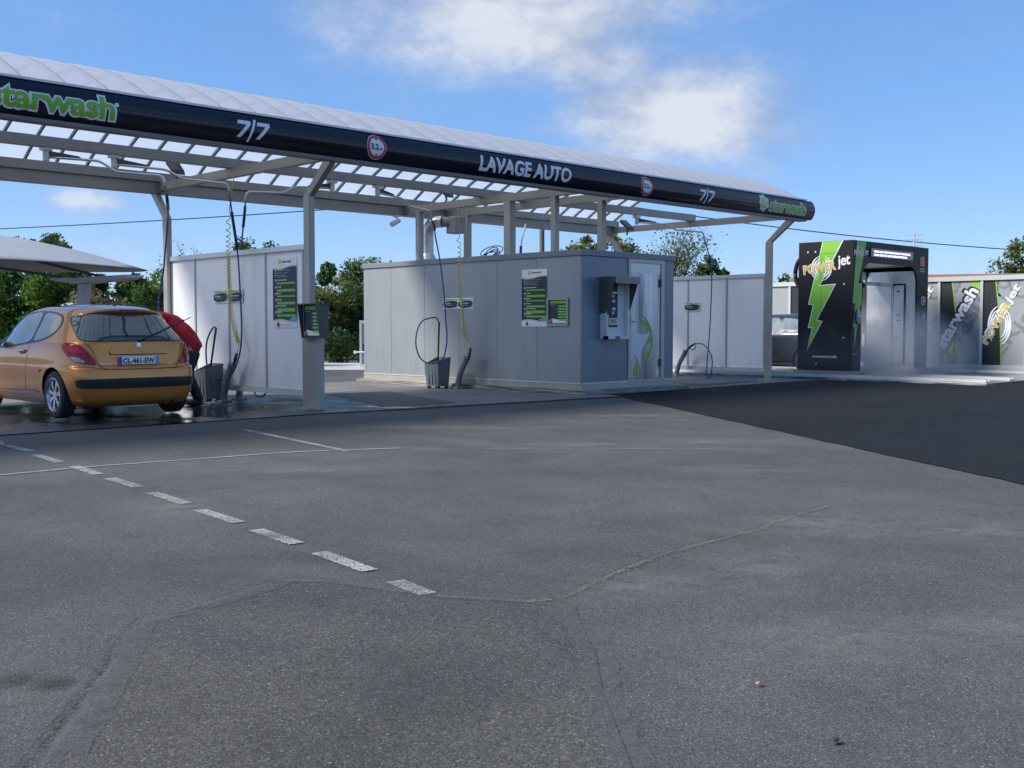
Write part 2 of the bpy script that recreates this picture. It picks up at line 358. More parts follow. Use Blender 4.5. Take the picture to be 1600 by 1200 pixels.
M_LDARK=m_leaf('dark_leaf_mat',(.022,.045,.02),(.05,.095,.03),(.12,.18,.055))
M_LOLIVE=m_leaf('olive_leaf_mat',(.05,.065,.02),(.13,.15,.045),(.25,.26,.085))
M_LGREY=m_leaf('grey_green_leaf_mat',(.05,.075,.035),(.12,.165,.07),(.23,.28,.13))
M_LBROWN=m_leaf('dry_twig_leaf_mat',(.07,.05,.035),(.15,.115,.08),(.24,.19,.14))
M_BARK=simple('bark_mat',(.085,.068,.05),.9,0,.3,6,.5,30)
# ---------------------------------------------------------------- mesh helpers
class MB:
    def __init__(s): s.v=[]; s.f=[]; s.mi=[]; s.cur=0
    def add(s,vs,fs):
        o=len(s.v); s.v.extend(tuple(map(float,p)) for p in vs); s.f.extend(tuple(o+i for i in f) for f in fs); s.mi.extend([s.cur]*len(fs)); return s
    def box(s,x0,x1,y0,y1,z0,z1,ch=0.0):
        if ch<=0:
            v=[(x0,y0,z0),(x1,y0,z0),(x1,y1,z0),(x0,y1,z0),(x0,y0,z1),(x1,y0,z1),(x1,y1,z1),(x0,y1,z1)]
            return s.add(v,[(0,3,2,1),(4,5,6,7),(0,1,5,4),(1,2,6,5),(2,3,7,6),(3,0,4,7)])
        bm=bmesh.new(); r=bmesh.ops.create_cube(bm,size=1)
        for q in bm.verts: q.co=Vector(((x0+x1)/2+q.co.x*(x1-x0),(y0+y1)/2+q.co.y*(y1-y0),(z0+z1)/2+q.co.z*(z1-z0)))
        bmesh.ops.bevel(bm,geom=bm.edges[:],offset=ch,segments=2,profile=.5,affect='EDGES')
        s.frombm(bm); return s
    def frombm(s,bm):
        bm.verts.index_update(); s.add([q.co[:] for q in bm.verts],[[q.index for q in f.verts] for f in bm.faces]); bm.free()
    def tube(s,pts,r,n=8,cap=True):
        pts=[Vector(p) for p in pts]; m=len(pts)
        rs=r if hasattr(r,'__len__') else [r]*m
        t0=(pts[1]-pts[0]).normalized(); ref=Vector((0,0,1)) if abs(t0.z)<.9 else Vector((1,0,0))
        u=t0.cross(ref).normalized(); vs=[];fs=[]
        for i,p in enumerate(pts):
            t=(pts[min(i+1,m-1)]-pts[max(i-1,0)]).normalized()
            u=(u-t*u.dot(t)); u=u.normalized() if u.length>1e-6 else t.orthogonal().normalized()
            b=t.cross(u)
            for k in range(n):
                a=2*math.pi*k/n; vs.append(p+(u*math.cos(a)+b*math.sin(a))*rs[i])
        for i in range(m-1):
            for k in range(n): fs.append((i*n+k,i*n+(k+1)%n,(i+1)*n+(k+1)%n,(i+1)*n+k))
        if cap: fs.append(tuple(range(n-1,-1,-1))); fs.append(tuple((m-1)*n+k for k in range(n)))
        return s.add(vs,fs)
    def beam(s,a,b,wd,ht,up=(0,0,1)):
        """rectangular bar from a to b"""
        a=Vector(a); b=Vector(b); t=(b-a).normalized(); up=Vector(up); sx=t.cross(up).normalized(); uz=sx.cross(t)
        v=[]
        for p in (a,b):
            for i,j in ((-1,-1),(1,-1),(1,1),(-1,1)): v.append(p+sx*(i*wd/2)+uz*(j*ht/2))
        return s.add(v,[(3,2,1,0),(4,5,6,7),(0,1,5,4),(1,2,6,5),(2,3,7,6),(3,0,4,7)])
    def prism(s,poly,axis,a,b):
        """extrude a 2-D polygon; axis 0: (y,z), 1: (x,z), 2: (x,y)"""
        n=len(poly); v=[]
        for t in (a,b):
            for p,q in poly: v.append({0:(t,p,q),1:(p,t,q),2:(p,q,t)}[axis])
        f=[tuple(range(n-1,-1,-1)),tuple(range(n,2*n))]+[(i,(i+1)%n,n+(i+1)%n,n+i) for i in range(n)]
        return s.add(v,f)
    def disc(s,c,axis,r,th,n=32):
        p=[(math.cos(2*math.pi*k/n)*r,math.sin(2*math.pi*k/n)*r) for k in range(n)]
        o={0:(c[1],c[2]),1:(c[0],c[2]),2:(c[0],c[1])}[axis]
        return s.prism([(o[0]+a,o[1]+b) for a,b in p],axis,c[axis],c[axis]+th)
def spline(pts,k=8):
    P=[Vector(p) for p in pts]; P=[P[0]*2-P[1]]+P+[P[-1]*2-P[-2]]; out=[]
    for i in range(1,len(P)-2):
        a,b,c,d=P[i-1:i+3]
        for j in range(k):
            t=j/k; out.append(.5*((2*b)+(c-a)*t+(2*a-5*b+4*c-d)*t*t+(-a+3*b-3*c+d)*t**3))
    out.append(P[-2]); return out
def obj(name,mb,mat,parent=None,smooth=False,angle=None):
    me=bpy.data.meshes.new(name); me.from_pydata(mb.v,[],mb.f)
    mats=mat if isinstance(mat,(list,tuple)) else [mat]
    for m in mats: me.materials.append(m)
    if len(mats)>1: me.polygons.foreach_set('material_index',mb.mi)
    me.update()
    bm=bmesh.new(); bm.from_mesh(me); bmesh.ops.recalc_face_normals(bm,faces=bm.faces[:]); bm.to_mesh(me); bm.free()
    if smooth:
        me.polygons.foreach_set('use_smooth',[True]*len(me.polygons))
        if angle is not None: me.set_sharp_from_angle(angle=R(angle))
    o=bpy.data.objects.new(name,me); COL.objects.link(o)
    if parent is not None: attach(o,parent)
    return o
def attach(o,parent):
    o.parent=parent
    if parent.type=='EMPTY': o.matrix_parent_inverse=Matrix.Translation(-Vector(parent.location))
def thing(name,loc,label,cat,group=None):
    o=bpy.data.objects.new(name,None); COL.objects.link(o); o.location=loc; o.empty_display_size=.2
    return tag(o,label,cat,group)
def tag(o,label=None,cat=None,group=None,kind=None):
    if label: o['label']=label
    if cat: o['category']=cat
    if group: o['group']=group
    if kind: o['kind']=kind
    return o
def struct(o): o['kind']='structure'; return o
def dup(root,off,label=None):
    r=root.copy(); COL.objects.link(r); r.location=Vector(root.location)+Vector(off)
    if label: r['label']=label
    for ch in list(root.children):
        c=ch.copy(); COL.objects.link(c); c.parent=r; c.matrix_parent_inverse=ch.matrix_parent_inverse.copy()
        for g2 in list(ch.children):
            d=g2.copy(); COL.objects.link(d); d.parent=c
    return r
def partcopy(o,off,parent):
    c=o.copy(); COL.objects.link(c); c.location=Vector(o.location)+Vector(off); c.parent=parent; c.matrix_parent_inverse=o.matrix_parent_inverse.copy(); return c
# ---- lettering
_tc={}
def text2d(s,bold=0.0,shear=0.0,space=1.0):
    k=(s,bold,shear,space)
    if k in _tc: return _tc[k]
    cu=bpy.data.curves.new('t','FONT'); cu.body=s; cu.size=1; cu.offset=bold; cu.shear=shear; cu.space_character=space; cu.resolution_u=4; cu.fill_mode='FRONT' if False else 'BOTH'
    ob=bpy.data.objects.new('t',cu); COL.objects.link(ob); dg=bpy.context.evaluated_depsgraph_get()
    me=ob.evaluated_get(dg).to_mesh(); vs=[(q.co.x,q.co.y) for q in me.vertices]; fs=[tuple(p.vertices) for p in me.polygons]
    ob.evaluated_get(dg).to_mesh_clear(); bpy.data.objects.remove(ob); bpy.data.curves.remove(cu)
    x0=min(q[0] for q in vs); x1=max(q[0] for q in vs); y0=min(q[1] for q in vs); y1=max(q[1] for q in vs)
    _tc[k]=([(q[0]-x0,q[1]-y0) for q in vs],fs,x1-x0,y1-y0,); return _tc[k]
def text_geo(mb,s,fn,u0,v0,W=None,H=None,bold=0.0,shear=0.0,space=1.0,grow=0.0,cut=None,rot=0):
    """write s into mb; fn(u,v)->xyz. W/H fit the ink box (one or both)"""
    vs,fs,w0,h0=text2d(s,bold,shear,space)
    if W is None: sy=H/h0; sx=sy
    elif H is None: sx=W/w0; sy=sx
    else: sx=W/w0; sy=H/h0
    c,sn=math.cos(rot),math.sin(rot)
    pts=[]
    for x,y in vs:
        a=x*sx; b=y*sy; pts.append((u0+a*c-b*sn,v0+a*sn+b*c))
    flat_geo(mb,pts,fs,fn,cut)
def flat_geo(mb,pts,fs,fn,cut=None):
    if cut:
        bm=bmesh.new(); V=[bm.verts.new((p[0],p[1],0)) for p in pts]
        for f in fs:
            try: bm.faces.new([V[i] for i in f])
            except ValueError: pass
        for ax in (0,1):
            st=cut[ax]
            if not st: continue
            lo=min(p[ax] for p in pts); hi=max(p[ax] for p in pts); t=lo+st
            while t<hi:
                n=(1,0,0) if ax==0 else (0,1,0); c=(t,0,0) if ax==0 else (0,t,0)
                bmesh.ops.bisect_plane(bm,geom=bm.verts[:]+bm.edges[:]+bm.faces[:],plane_co=c,plane_no=n); t+=st
        bm.verts.index_update()
        mb.add([fn(q.co.x,q.co.y) for q in bm.verts],[[q.index for q in f.verts] for f in bm.faces]); bm.free()
    else: mb.add([fn(*p) for p in pts],fs)
def poly_geo(mb,poly,fn,cut=None): flat_geo(mb,poly,[tuple(range(len(poly)))],fn,cut)
def circ(cx,cy,r,n=32,ry=None,a0=0,a1=360):
    ry=ry or r; return [(cx+r*math.cos(R(a0+(a1-a0)*k/n)),cy+ry*math.sin(R(a0+(a1-a0)*k/n))) for k in range(n)]
def arcband(cx,cy,rx,ry,a0,a1,w0,w1,n=18,tilt=0):
    """crescent tapering from width w0 (middle) to w1 (ends)"""
    o=[];i=[]
    for k in range(n+1):
        t=k/n; a=R(a0+(a1-a0)*t); w=w1+(w0-w1)*math.sin(math.pi*t)
        o.append((cx+(rx)*math.cos(a),cy+(ry)*math.sin(a))); i.append((cx+(rx-w)*math.cos(a),cy+(ry-w)*math.sin(a)))
    p=o+i[::-1]
    if tilt:
        c,s=math.cos(R(tilt)),math.sin(R(tilt)); p=[(cx+(x-cx)*c-(y-cy)*s,cy+(x-cx)*s+(y-cy)*c) for x,y in p]
    return p
# plane mappers: wall facing -X seen from -X (u runs to the right = -Y), wall facing -Y (u = +X)
def onX(x,y_left): return lambda u,v:(x,y_left-u,v)
def onY(y,x_left): return lambda u,v:(x_left+u,y,v)
def swirl(mb,fn,cx,cy,r,cut=None):
    for k,(a,b) in enumerate(((1,.95),(.8,.74),(.6,.52))):
        poly_geo(mb,arcband(cx,cy,r*a,r*a*1.05,100,250,r*.17,r*.02),fn,cut); poly_geo(mb,arcband(cx,cy,r*a,r*a*1.05,-80,70,r*.17,r*.02),fn,cut)

# ---------------------------------------------------------------- ground and paving
def sheet(name,poly,z,mat):
    mb=MB(); mb.add([(x,y,z) for x,y in poly],[tuple(range(len(poly)))]); return struct(obj(name,mb,mat))
sheet('ground',[(-400,-400),(600,-400),(600,600),(-400,600)],0,M_OLD)
_je=[(14.34-10.34*k/90+random.uniform(-.018,.018),11.9-15.63*k/90+random.uniform(-.012,.012)) for k in range(91)]
sheet('fresh_asphalt',_je+[(-2,-13),(45,-13),(45,8.9),(22.4,8.9),(22.4,11.3),(22.2,12.5),(17.2,12.62),(16.9,12.5),(14.55,12.4)],.008,M_NEW)
sheet('bay_pad',[(-6,12.55),(6.66,12.47),(8.6,12.5),(12,12.2),(14.45,11.98),(14.6,12.44),(22.35,12.72),(22.35,19.4),(-6,19.4)],.012,M_PAD)
sheet('back_lane',[(-6,19.42),(24,19.42),(24,22),(14,31),(-6,31)],.004,m_asphalt('back_lane_mat',.075,(1,1,1.03),120,13))
mb=MB(); mb.box(22.42,28.5,9.0,20,-.05,.05,.01); struct(obj('wash_floor',mb,M_BAY))
mb=MB(); mb.prism([(10.6,27.6),(19.3,19.3),(23.5,23.5),(14,33)],2,0,.13)
struct(obj('far_pavement',mb,M_PAVE))
mb=MB(); mb.prism([(10.45,27.62),(19.2,19.2),(19.3,19.3),(10.6,27.6)],2,0,.135); struct(obj('kerb',mb,M_KERB))
def strip(poly,wd,z=.0,jit=0,taper=1):
    """ragged band on the ground following a polyline"""
    P=[Vector((x,y,0)) for x,y in poly]; Q=spline(P,6) if len(P)>2 else P
    if len(P)==2: Q=[P[0].lerp(P[1],k/14) for k in range(15)]
    mb=MB(); v=[];f=[]
    for i,p in enumerate(Q):
        t=(Q[min(i+1,len(Q)-1)]-Q[max(i-1,0)]).normalized(); n=Vector((-t.y,t.x,0)); h=wd/2
        v.append(p+n*h*(1+random.uniform(-jit,jit))+Vector((0,0,z))); v.append(p-n*h*(1+random.uniform(-jit,jit))+Vector((0,0,z)))
    for i in range(len(Q)-1): f.append((2*i,2*i+1,2*i+3,2*i+2))
    mb.add(v,f); return mb
# repaired patch in the foreground, its sealed edge, cracks
sheet('repaired_asphalt',[(-1.2,.2),(1.16,2.94),(1.64,3.62),(2.0,4.13),(2.18,4.16),(2.55,4.28),(2.81,4.35),(2.95,4.17),(3.07,3.78),(3.14,3.59),(3.29,3.35),(3.42,3.09),(3.2,2.85),(2.99,2.6),(2.69,2.31),(2.27,1.84),(1.2,.5),(.8,-.6)],.004,M_PATCH)
def band(name,poly,wd,z,mat,jit=.25): return struct(obj(name,strip(poly,wd,z,jit),mat))
band('sealed_joint',[(.2,1.7),(1.16,2.94),(1.64,3.62),(2.0,4.13),(2.2,4.17),(2.5,4.26),(2.81,4.35)],.10,.009,M_SEAL)
band('sealed_joint_two',[(3.36,3.16),(3.2,2.86),(2.99,2.6),(2.69,2.31),(2.27,1.84),(1.9,1.4)],.12,.0095,M_SEAL)
band('sealed_joint_three',[(2.81,4.35),(2.93,4.2),(3.05,3.82),(3.14,3.59),(3.29,3.35),(3.42,3.09)],.05,.0093,M_SEAL)
band('joint_crack',[(1.0,2.9),(1.58,3.66),(1.97,4.19),(2.2,4.22),(2.55,4.34),(2.84,4.38),(2.97,4.2)],.02,.012,M_DARKCRACK,.5)
band('mossy_crack',[(3.3,3.3),(3.5,3.24),(3.92,3.34),(4.3,3.43),(4.61,3.48),(5.26,3.51),(5.6,3.54),(5.95,3.6),(6.63,3.67)],.03,.010,M_MOSS,.8)
band('mossy_crack_edge',[(3.5,3.27),(3.92,3.37),(4.61,3.51),(5.26,3.54),(5.95,3.63),(6.63,3.70)],.012,.013,M_DARKCRACK,.6)
band('pad_edge_band',[(8.9,12.42),(10.5,12.27),(12.0,12.13),(13.2,12.03),(14.42,11.95)],.16,.0145,M_PADEDGE,.25)  # flat dark band laid along the front edge of the pad
# markings
dashes=[((4.21,12.6),(4.19,12.1)),((4.12,11.9),(4.01,11.48)),((4.04,11.35),(4.01,10.68)),((3.93,10.34),(3.86,9.6)),((3.84,9.27),(3.77,8.62)),((3.73,8.33),(3.68,7.72)),((3.62,7.39),(3.56,6.77)),((3.5,6.47),(3.44,5.88)),((3.39,5.6),(3.33,5.08)),((3.28,4.8),(3.21,4.26)),((3.16,4.0),(3.11,3.7))]
mb=MB()
for a,b in dashes:
    s_=strip([a,b],.095,.007,.06); mb.add(s_.v,s_.f)
struct(obj('road_marking_dashes',mb,M_LINE))
band('road_marking_line',[(-2,9.1),(3.19,9.15),(3.92,9.15),(4.92,9.0),(5.79,8.86),(6.72,8.41)],.05,.0062,M_LINE)
band('road_marking_faded_line',[(6.72,8.41),(7.43,7.6),(8.18,6.88),(9.2,5.9)],.05,.0063,M_LINEF)
band('road_marking_bay_line',[(6.64,11.2),(6.19,8.54)],.075,.0068,M_LINE,.1)
band('road_marking_old_line',[(11.81,12.0),(10.87,8.88)],.06,.0068,M_LINEF,.1)
def blot(name,cx,cy,rx,ry,rot,z,mat):
    mb=MB(); mb.add([(math.cos(2*math.pi*k/32),math.sin(2*math.pi*k/32),0) for k in range(32)],[tuple(range(32))])
    o=obj(name,mb,mat); o.location=(cx,cy,z); o.scale=(rx,ry,1); o.rotation_euler=(0,0,R(rot)); return struct(o)
for i,(cx,cy,rx,ry,rot) in enumerate([(9.3,6.6,.9,.45,-40),(8.2,7.3,1.0,.35,-40),(5.9,3.4,.9,.55,-30),(6.3,2.6,1.3,.5,-40),(4.6,2.9,.9,.5,20),(3.9,3.1,.6,.4,0),(3.7,2.1,.7,.5,-40),(4.5,1.6,1,.5,-45),(3.4,6.6,1.0,.5,60),(7.6,5.0,1.2,.6,-45),(5.0,7.6,1.2,.4,-45),(8.5,9.5,1.6,.5,-45),(11.3,9.2,1.1,.45,-45)]):
    blot('dust_patch',cx,cy,rx,ry,rot,.0132+i*.0004,M_FILM)
for i,(cx,cy,rx,ry,rot) in enumerate([(2.2,2.7,.7,.5,30),(2.0,5.2,1.3,.7,60),(3.2,8.0,1.8,.6,-45),(6.5,6.0,1.5,.5,-45),(5.0,4.3,1.2,.4,-40)]): blot('worn_dark_patch',cx,cy,rx,ry,rot,.0205+i*.0004,M_FILMK)
blot("oil_stain",1.33,3.79,.11,.09,0,.014,M_FILMD)
blot('oil_stain',1.42,3.66,.10,.09,30,.0146,M_FILMD)
# drain gratings and repairs in the washing bays
mb=MB(); mb.prism([(9.95,12.9),(11.3,12.75),(12.45,15.9),(11.15,16.1)],2,.0,.016)
mb2=MB(); mb2.prism([(10.0,13.4),(10.45,13.35),(11.3,16.0),(10.9,16.05)],2,.0,.02)
tag(obj('floor_drain',mb,simple('dark_grating_mat',(.028,.03,.036),.6,.2,.2,8,.4,90)),'long dark drain grating set in the floor of the middle washing bay','drain')
mb=MB(); mb.prism([(18.2,12.95),(20.4,13.1),(20.4,13.5),(18.2,13.35)],2,.0,.016)
tag(obj('floor_drain',mb,MATS['dark_grating_mat']),'dark drain grating on the floor right of the grey cabin','drain')
# small loose things on the asphalt
def pebble(x,y,s,mat,nm,label,cat):
    bm=bmesh.new(); bmesh.ops.create_icosphere(bm,subdivisions=2,radius=1)
    for q in bm.verts: q.co=Vector((x+q.co.x*s*random.uniform(.8,1.2),y+q.co.y*s*.6*random.uniform(.8,1.2),.01+s*.25+q.co.z*s*.3))
    mb=MB(); mb.frombm(bm); return tag(obj(nm,mb,mat,None,True),label,cat)
pebble(3.095,1.973,.013,simple('dry_leaf_mat',(.55,.22,.12),.7),'dry_leaf','tiny orange dry leaf lying on the near asphalt','leaf')
pebble(2.82,1.54,.017,simple('dark_scrap_mat',(.03,.03,.035),.6),'dark_scrap','small dark scrap lying on the near asphalt at the bottom','scrap')
# ---------------------------------------------------------------- wash canopy
cx0,cx1=-4.6,21.25
can=thing('wash_canopy',(9,13.1,0),'long arched translucent canopy with black lettered front band over the washing bays','canopy')
def fas(u,v,off=0.0):       # u = world X, v = 0..1 up the band
    return (u,12.52-.095*math.sin(math.pi*min(max(v,0),1))**.8-off if 0<v<1 else 12.52-off,3.54+.405*v)
mb=MB(); n=28
pr=[(fas(0,k/n)[1],fas(0,k/n)[2]) for k in range(n+1)]+[(12.66,3.945),(12.66,3.54)]
mb.prism(pr,0,cx0,21.52); fascia=obj('fascia',mb,M_FASC,can,True,35)
mb=MB(); mb.box(cx0,21.3,12.50,12.66,3.947,3.975); obj('top_rail',mb,M_ALU,can)
mb=MB(); mb.box(cx0,21.30,12.50,12.68,3.495,3.538); obj('bottom_rail',mb,simple('rail_dark_mat',(.16,.155,.15),.5,.2),can)
def arch(y): return 4.73-(.79 if y<15.25 else .87)*((y-15.25)/2.72)**2
ny=28; ys=[12.56+(17.94-12.56)*k/ny for k in range(ny+1)]
mb=MB(); nx=104; xs=[cx0+(cx1-cx0)*k/nx for k in range(nx+1)]
v=[]
for x in xs:
    for y in ys: v.append((x,y,arch(y)))
f=[(i*(ny+1)+j,(i+1)*(ny+1)+j,(i+1)*(ny+1)+j+1,i*(ny+1)+j+1) for i in range(nx) for j in range(ny)]
mb.add(v,f); obj('roof_sheet',mb,M_POLY,can,True)
# glazing bars: one rib, copied
mb=MB(); ri=[]
prof=[(y,arch(y)) for y in ys]
for i in range(len(prof)-1):
    (ya,za),(yb,zb)=prof[i],prof[i+1]
    mb.beam((0,ya,za-.032),(0,yb,zb-.032),.036,.045)
    mb.beam((0,ya,za+.002),(0,yb,zb+.002),.010,.004)
k=0; rib0=None; x=cx1-.02
while x>cx0:
    if rib0 is None: rib0=obj('glazing_bar',mb,M_RIBD,can); rib0.location.x=x
    else: partcopy(rib0,(x-cx1+.02,0,0),can)
    x-=.5
mb=MB(); mb.box(cx0,21.3,17.84,18.10,3.52,3.70); obj('rear_beam',mb,M_STEELX,can)
mb=MB(); mb.box(cx0,21.28,17.78,18.16,3.705,3.86,.01); obj('gutter',mb,M_STEELX,can)
mb=MB(); mb.box(cx0,21.27,15.42,15.58,3.705,3.85); obj('purlin',mb,M_STEELX,can)
for x in (-3.3,3.0,9.02,14.45,15.6,21.16):
    mb=MB(); mb.box(x-.06,x+.06,12.68,17.83,3.56,3.70); obj('crossbeam',mb,brushed('galvanised_cross_mat',(.36,.34,.30),.45,.45,1),can)
def post(x,front=True,base=0.0):
    mb=MB()
    if front: mb.box(x-.05,x+.05,13.21,13.345,base,3.07); mb.prism([(13.21,3.07),(13.345,3.07),(12.82,3.555),(12.60,3.555)],0,x-.049,x+.049)
    else: mb.box(x-.05,x+.05,17.5,17.63,base,3.07); mb.prism([(17.5,3.07),(17.63,3.07),(18.04,3.515),(17.88,3.515)],0,x-.049,x+.049)
    p=obj('post',mb,M_STEEL,can)
    if base<.1:
        y=13.28 if front else 17.56
        mb=MB(); mb.box(x-.17,x+.17,y-.17,y+.17,.013,.03)
        for a in (-.13,.13):
            for b in (-.13,.13): mb.disc((x+a,y+b,.03),2,.02,.035,8)
        obj('base_plate',mb,M_STEEL,p)
for x in (-3.3,8.965,21.06): post(x,True); post(x,False)
def stub(x,y,wd): mb=MB(); mb.box(x-wd/2,x+wd/2,y-wd/2,y+wd/2,2.5,3.56); obj('post',mb,M_STEEL,can)
stub(14.45,14.75,.16); stub(14.45,13.58,.11); stub(14.45,17.4,.12); stub(15.6,13.46,.12); stub(15.6,17.2,.12)
# band lettering
def fband(name,mb,mat): return obj(name,mb,mat,fascia)
def F(off): return lambda u,v: fas(u,v/.405,off)
CUT=(None,.03)
mb=MB(); text_geo(mb,'starwash',F(.004),4.27,.05,1.47,.30,.07,0,.93,cut=CUT); fband('lettering_outline',mb,M_WHTXT)
mb=MB(); text_geo(mb,'starwash',F(.008),4.295,.07,1.42,.262,.028,0,.97,cut=CUT); fband('lettering',mb,M_LGREEN)
mb=MB(); poly_geo(mb,circ(5.74,.255,.025,16),F(.005)); fband('registered_mark',mb,M_WHTXT)
def star_badge(x,r,cut=(.03,.03)):
    mb=MB(); poly_geo(mb,[(x+q*math.cos(R(a)),.215+q*math.sin(R(a))) for k in range(14) for a,q in [(k*360/14,r*(1.18 if k%2 else .9))]],F(.004),cut); fband('emblem_outline',mb,M_WHTXT)
    mb=MB(); poly_geo(mb,circ(x,.215,r*.74,28),F(.008),cut); fband('emblem_disc',mb,simple('emblem_pale_mat',(.50,.62,.34),.5))
    mb=MB(); poly_geo(mb,[(x+q*math.cos(R(a)),.21+q*math.sin(R(a))) for k in range(10) for a,q in [(k*36+8,r*(.72 if k%2==0 else .3))]],F(.012),cut); fband('emblem_star',mb,M_GOLD)
star_badge(4.02,.17); star_badge(19.5,.165)
mb=MB(); text_geo(mb,'starwash',F(.004),19.70,.055,1.45,.275,.07,0,.93,cut=CUT); fband('lettering_outline',mb,M_WHTXT)
mb=MB(); text_geo(mb,'starwash',F(.007),19.72,.075,1.40,.235,.026,0,.97,cut=CUT); fband('lettering',mb,M_LGREEN)
for x,wd in ((7.32,.50),(17.28,.50)):
    mb=MB(); 
    for u in (0,.28): poly_geo(mb,[(x+u,.235),(x+u+.02,.30),(x+u+.20,.30),(x+u+.20,.262),(x+u+.06,.085),(x+u+.0,.085),(x+u+.135,.25),(x+u+.01,.25)],F(.005),CUT)
    poly_geo(mb,[(x+.155,.04),(x+.185,.04),(x+.285,.33),(x+.25,.33)],F(.0055),CUT); fband('lettering',mb,M_WHTXT)
mb=MB(); text_geo(mb,'LAVAGE AUTO',F(.005),11.52,.075,2.1,.245,.035,.16,1.0,cut=CUT); fband('lettering',mb,M_WHTXT)
for x in (9.54,15.66):
    mb=MB(); poly_geo(mb,circ(x,.205,.172,48),F(.004),(.03,.02)); a=fband('height_limit_sign',mb,M_WHTXT)
    mb=MB(); o_=circ(x,.205,.165,40); i_=circ(x,.205,.128,40)
    bmv=o_+i_; flat_geo(mb,bmv,[(k,(k+1)%40,40+(k+1)%40,40+k) for k in range(40)],F(.009),None); fband('sign_ring',mb,M_RED)
    mb=MB(); text_geo(mb,'3.2',F(.011),x-.105,.165,.135,.085,.03); text_geo(mb,'m',F(.011),x+.04,.165,.055,.03,.02)
    fband('lettering',mb,M_NAVY)
    for q_ in ([(x-.02,.325),(x+.02,.325),(x,.295)],[(x-.02,.085),(x+.02,.085),(x,.115)]): mb=MB(); poly_geo(mb,q_,F(.012)); fband('sign_arrow',mb,M_NAVY)

# ---------------------------------------------------------------- partition walls
def partition():
    t=thing('partition_wall',(9.02,15.3,0),'white panelled partition wall behind the orange car, fixed to the left front post','wall','white partition walls between bays')
    edges=[13.36,13.49,14.5,15.59,16.67,17.47]
    mb=MB()
    for a,b in zip(edges[:-1],edges[1:]):
        mb=MB(); mb.box(9.0,9.04,a+.012,b-.012,.28,2.32); obj('panel',mb,M_WHITE,t)
    for y in edges[1:-1]+[17.48]:
        mb=MB(); mb.box(8.985,9.055,y-.02,y+.02,.27,2.33); obj('upright',mb,simple('wall_profile_mat',(.42,.43,.46),.4,.4,.05),t)
    mb=MB(); mb.box(8.97,9.07,13.35,17.50,.19,.275); obj('bottom_rail',mb,M_ALU,t)
    mb=MB(); mb.box(8.96,9.08,13.35,17.50,2.325,2.40); obj('top_rail',mb,M_ALU,t)
    return t
pw=partition()
dup(pw,(12.23,0,0),'white panelled partition wall right of the grey cabin, fixed to the right post')
# ---------------------------------------------------------------- service cabin
BX0,BX1,BY0,BY1=14.27,16.9,12.76,19.08
cab=thing('service_cabin',(15.6,15.9,0),'grey metal-clad service cabin with door under the middle of the canopy','cabin')
def m_curb():
    m=m_concrete('cabin_kerb_mat',.24,(1.05,1,.9)); return m
MK=m_curb()
bm=bmesh.new(); bmesh.ops.create_cube(bm,size=1)
for q in bm.verts: q.co=Vector(((BX0-.14+BX1+.25)/2+q.co.x*(BX1-BX0+.39),(BY0-.2+BY1+.1)/2+q.co.y*(BY1-BY0+.3),.03+q.co.z*.13))
bmesh.ops.subdivide_edges(bm,edges=bm.edges[:],cuts=14,use_grid_fill=True)
for q in bm.verts:
    if q.co.z>.02: q.co+=Vector((random.uniform(-.015,.015),random.uniform(-.015,.015),random.uniform(-.012,.006)))
mb=MB(); mb.frombm(bm); obj('kerb',mb,MK,cab)
mb=MB(); mb.box(BX0-.01,BX1,BY0-.01,BY1,.09,.195); obj('base_frame',mb,simple('base_frame_mat',(.40,.38,.33),.5,.3,.12,3,dirt=.3),cab)
ed=[12.765,13.86,14.91,15.99,17.04,18.13,19.08]
for a,b in zip(ed[:-1],ed[1:]):
    mb=MB(); mb.box(BX0,BX0+.06,a+.004,b-.004,.2,2.452); obj('wall_panel',mb,M_RIBY,cab)
mb=MB(); mb.box(BX0+.015,BX0+.055,12.78,19.05,.21,2.44); obj('wall_core',mb,M_DARKP,cab)
mb=MB(); mb.box(BX0+.003,15.53,BY0,BY0+.06,.2,2.451); mb.box(16.595,BX1-.003,BY0,BY0+.06,.2,2.451); obj('end_wall',mb,M_RIBX,cab)
mb=MB(); mb.box(BX1-.06,BX1,BY0+.062,BY1,.2,2.45); mb.box(BX0+.062,BX1-.062,BY1-.06,BY1,.2,2.45); obj('rear_wall',mb,M_RIBX,cab)
mb=MB(); mb.box(BX0-.004,BX0+.02,BY0-.004,BY0+.03,.2,2.45); obj('corner_trim',mb,M_TRIM,cab)
mb=MB(); mb.box(BX0-.03,BX1+.02,BY0-.03,BY1+.02,2.455,2.56,.008); obj('roof',mb,M_TRIM,cab)
mb=MB(); mb.box(BX0-.02,BX1,BY0-.02,BY0-.004,.195,.215); mb.box(BX0-.02,BX0-.004,BY0-.02,BY1,.195,.212); obj('drip_edge',mb,M_ALU,cab)
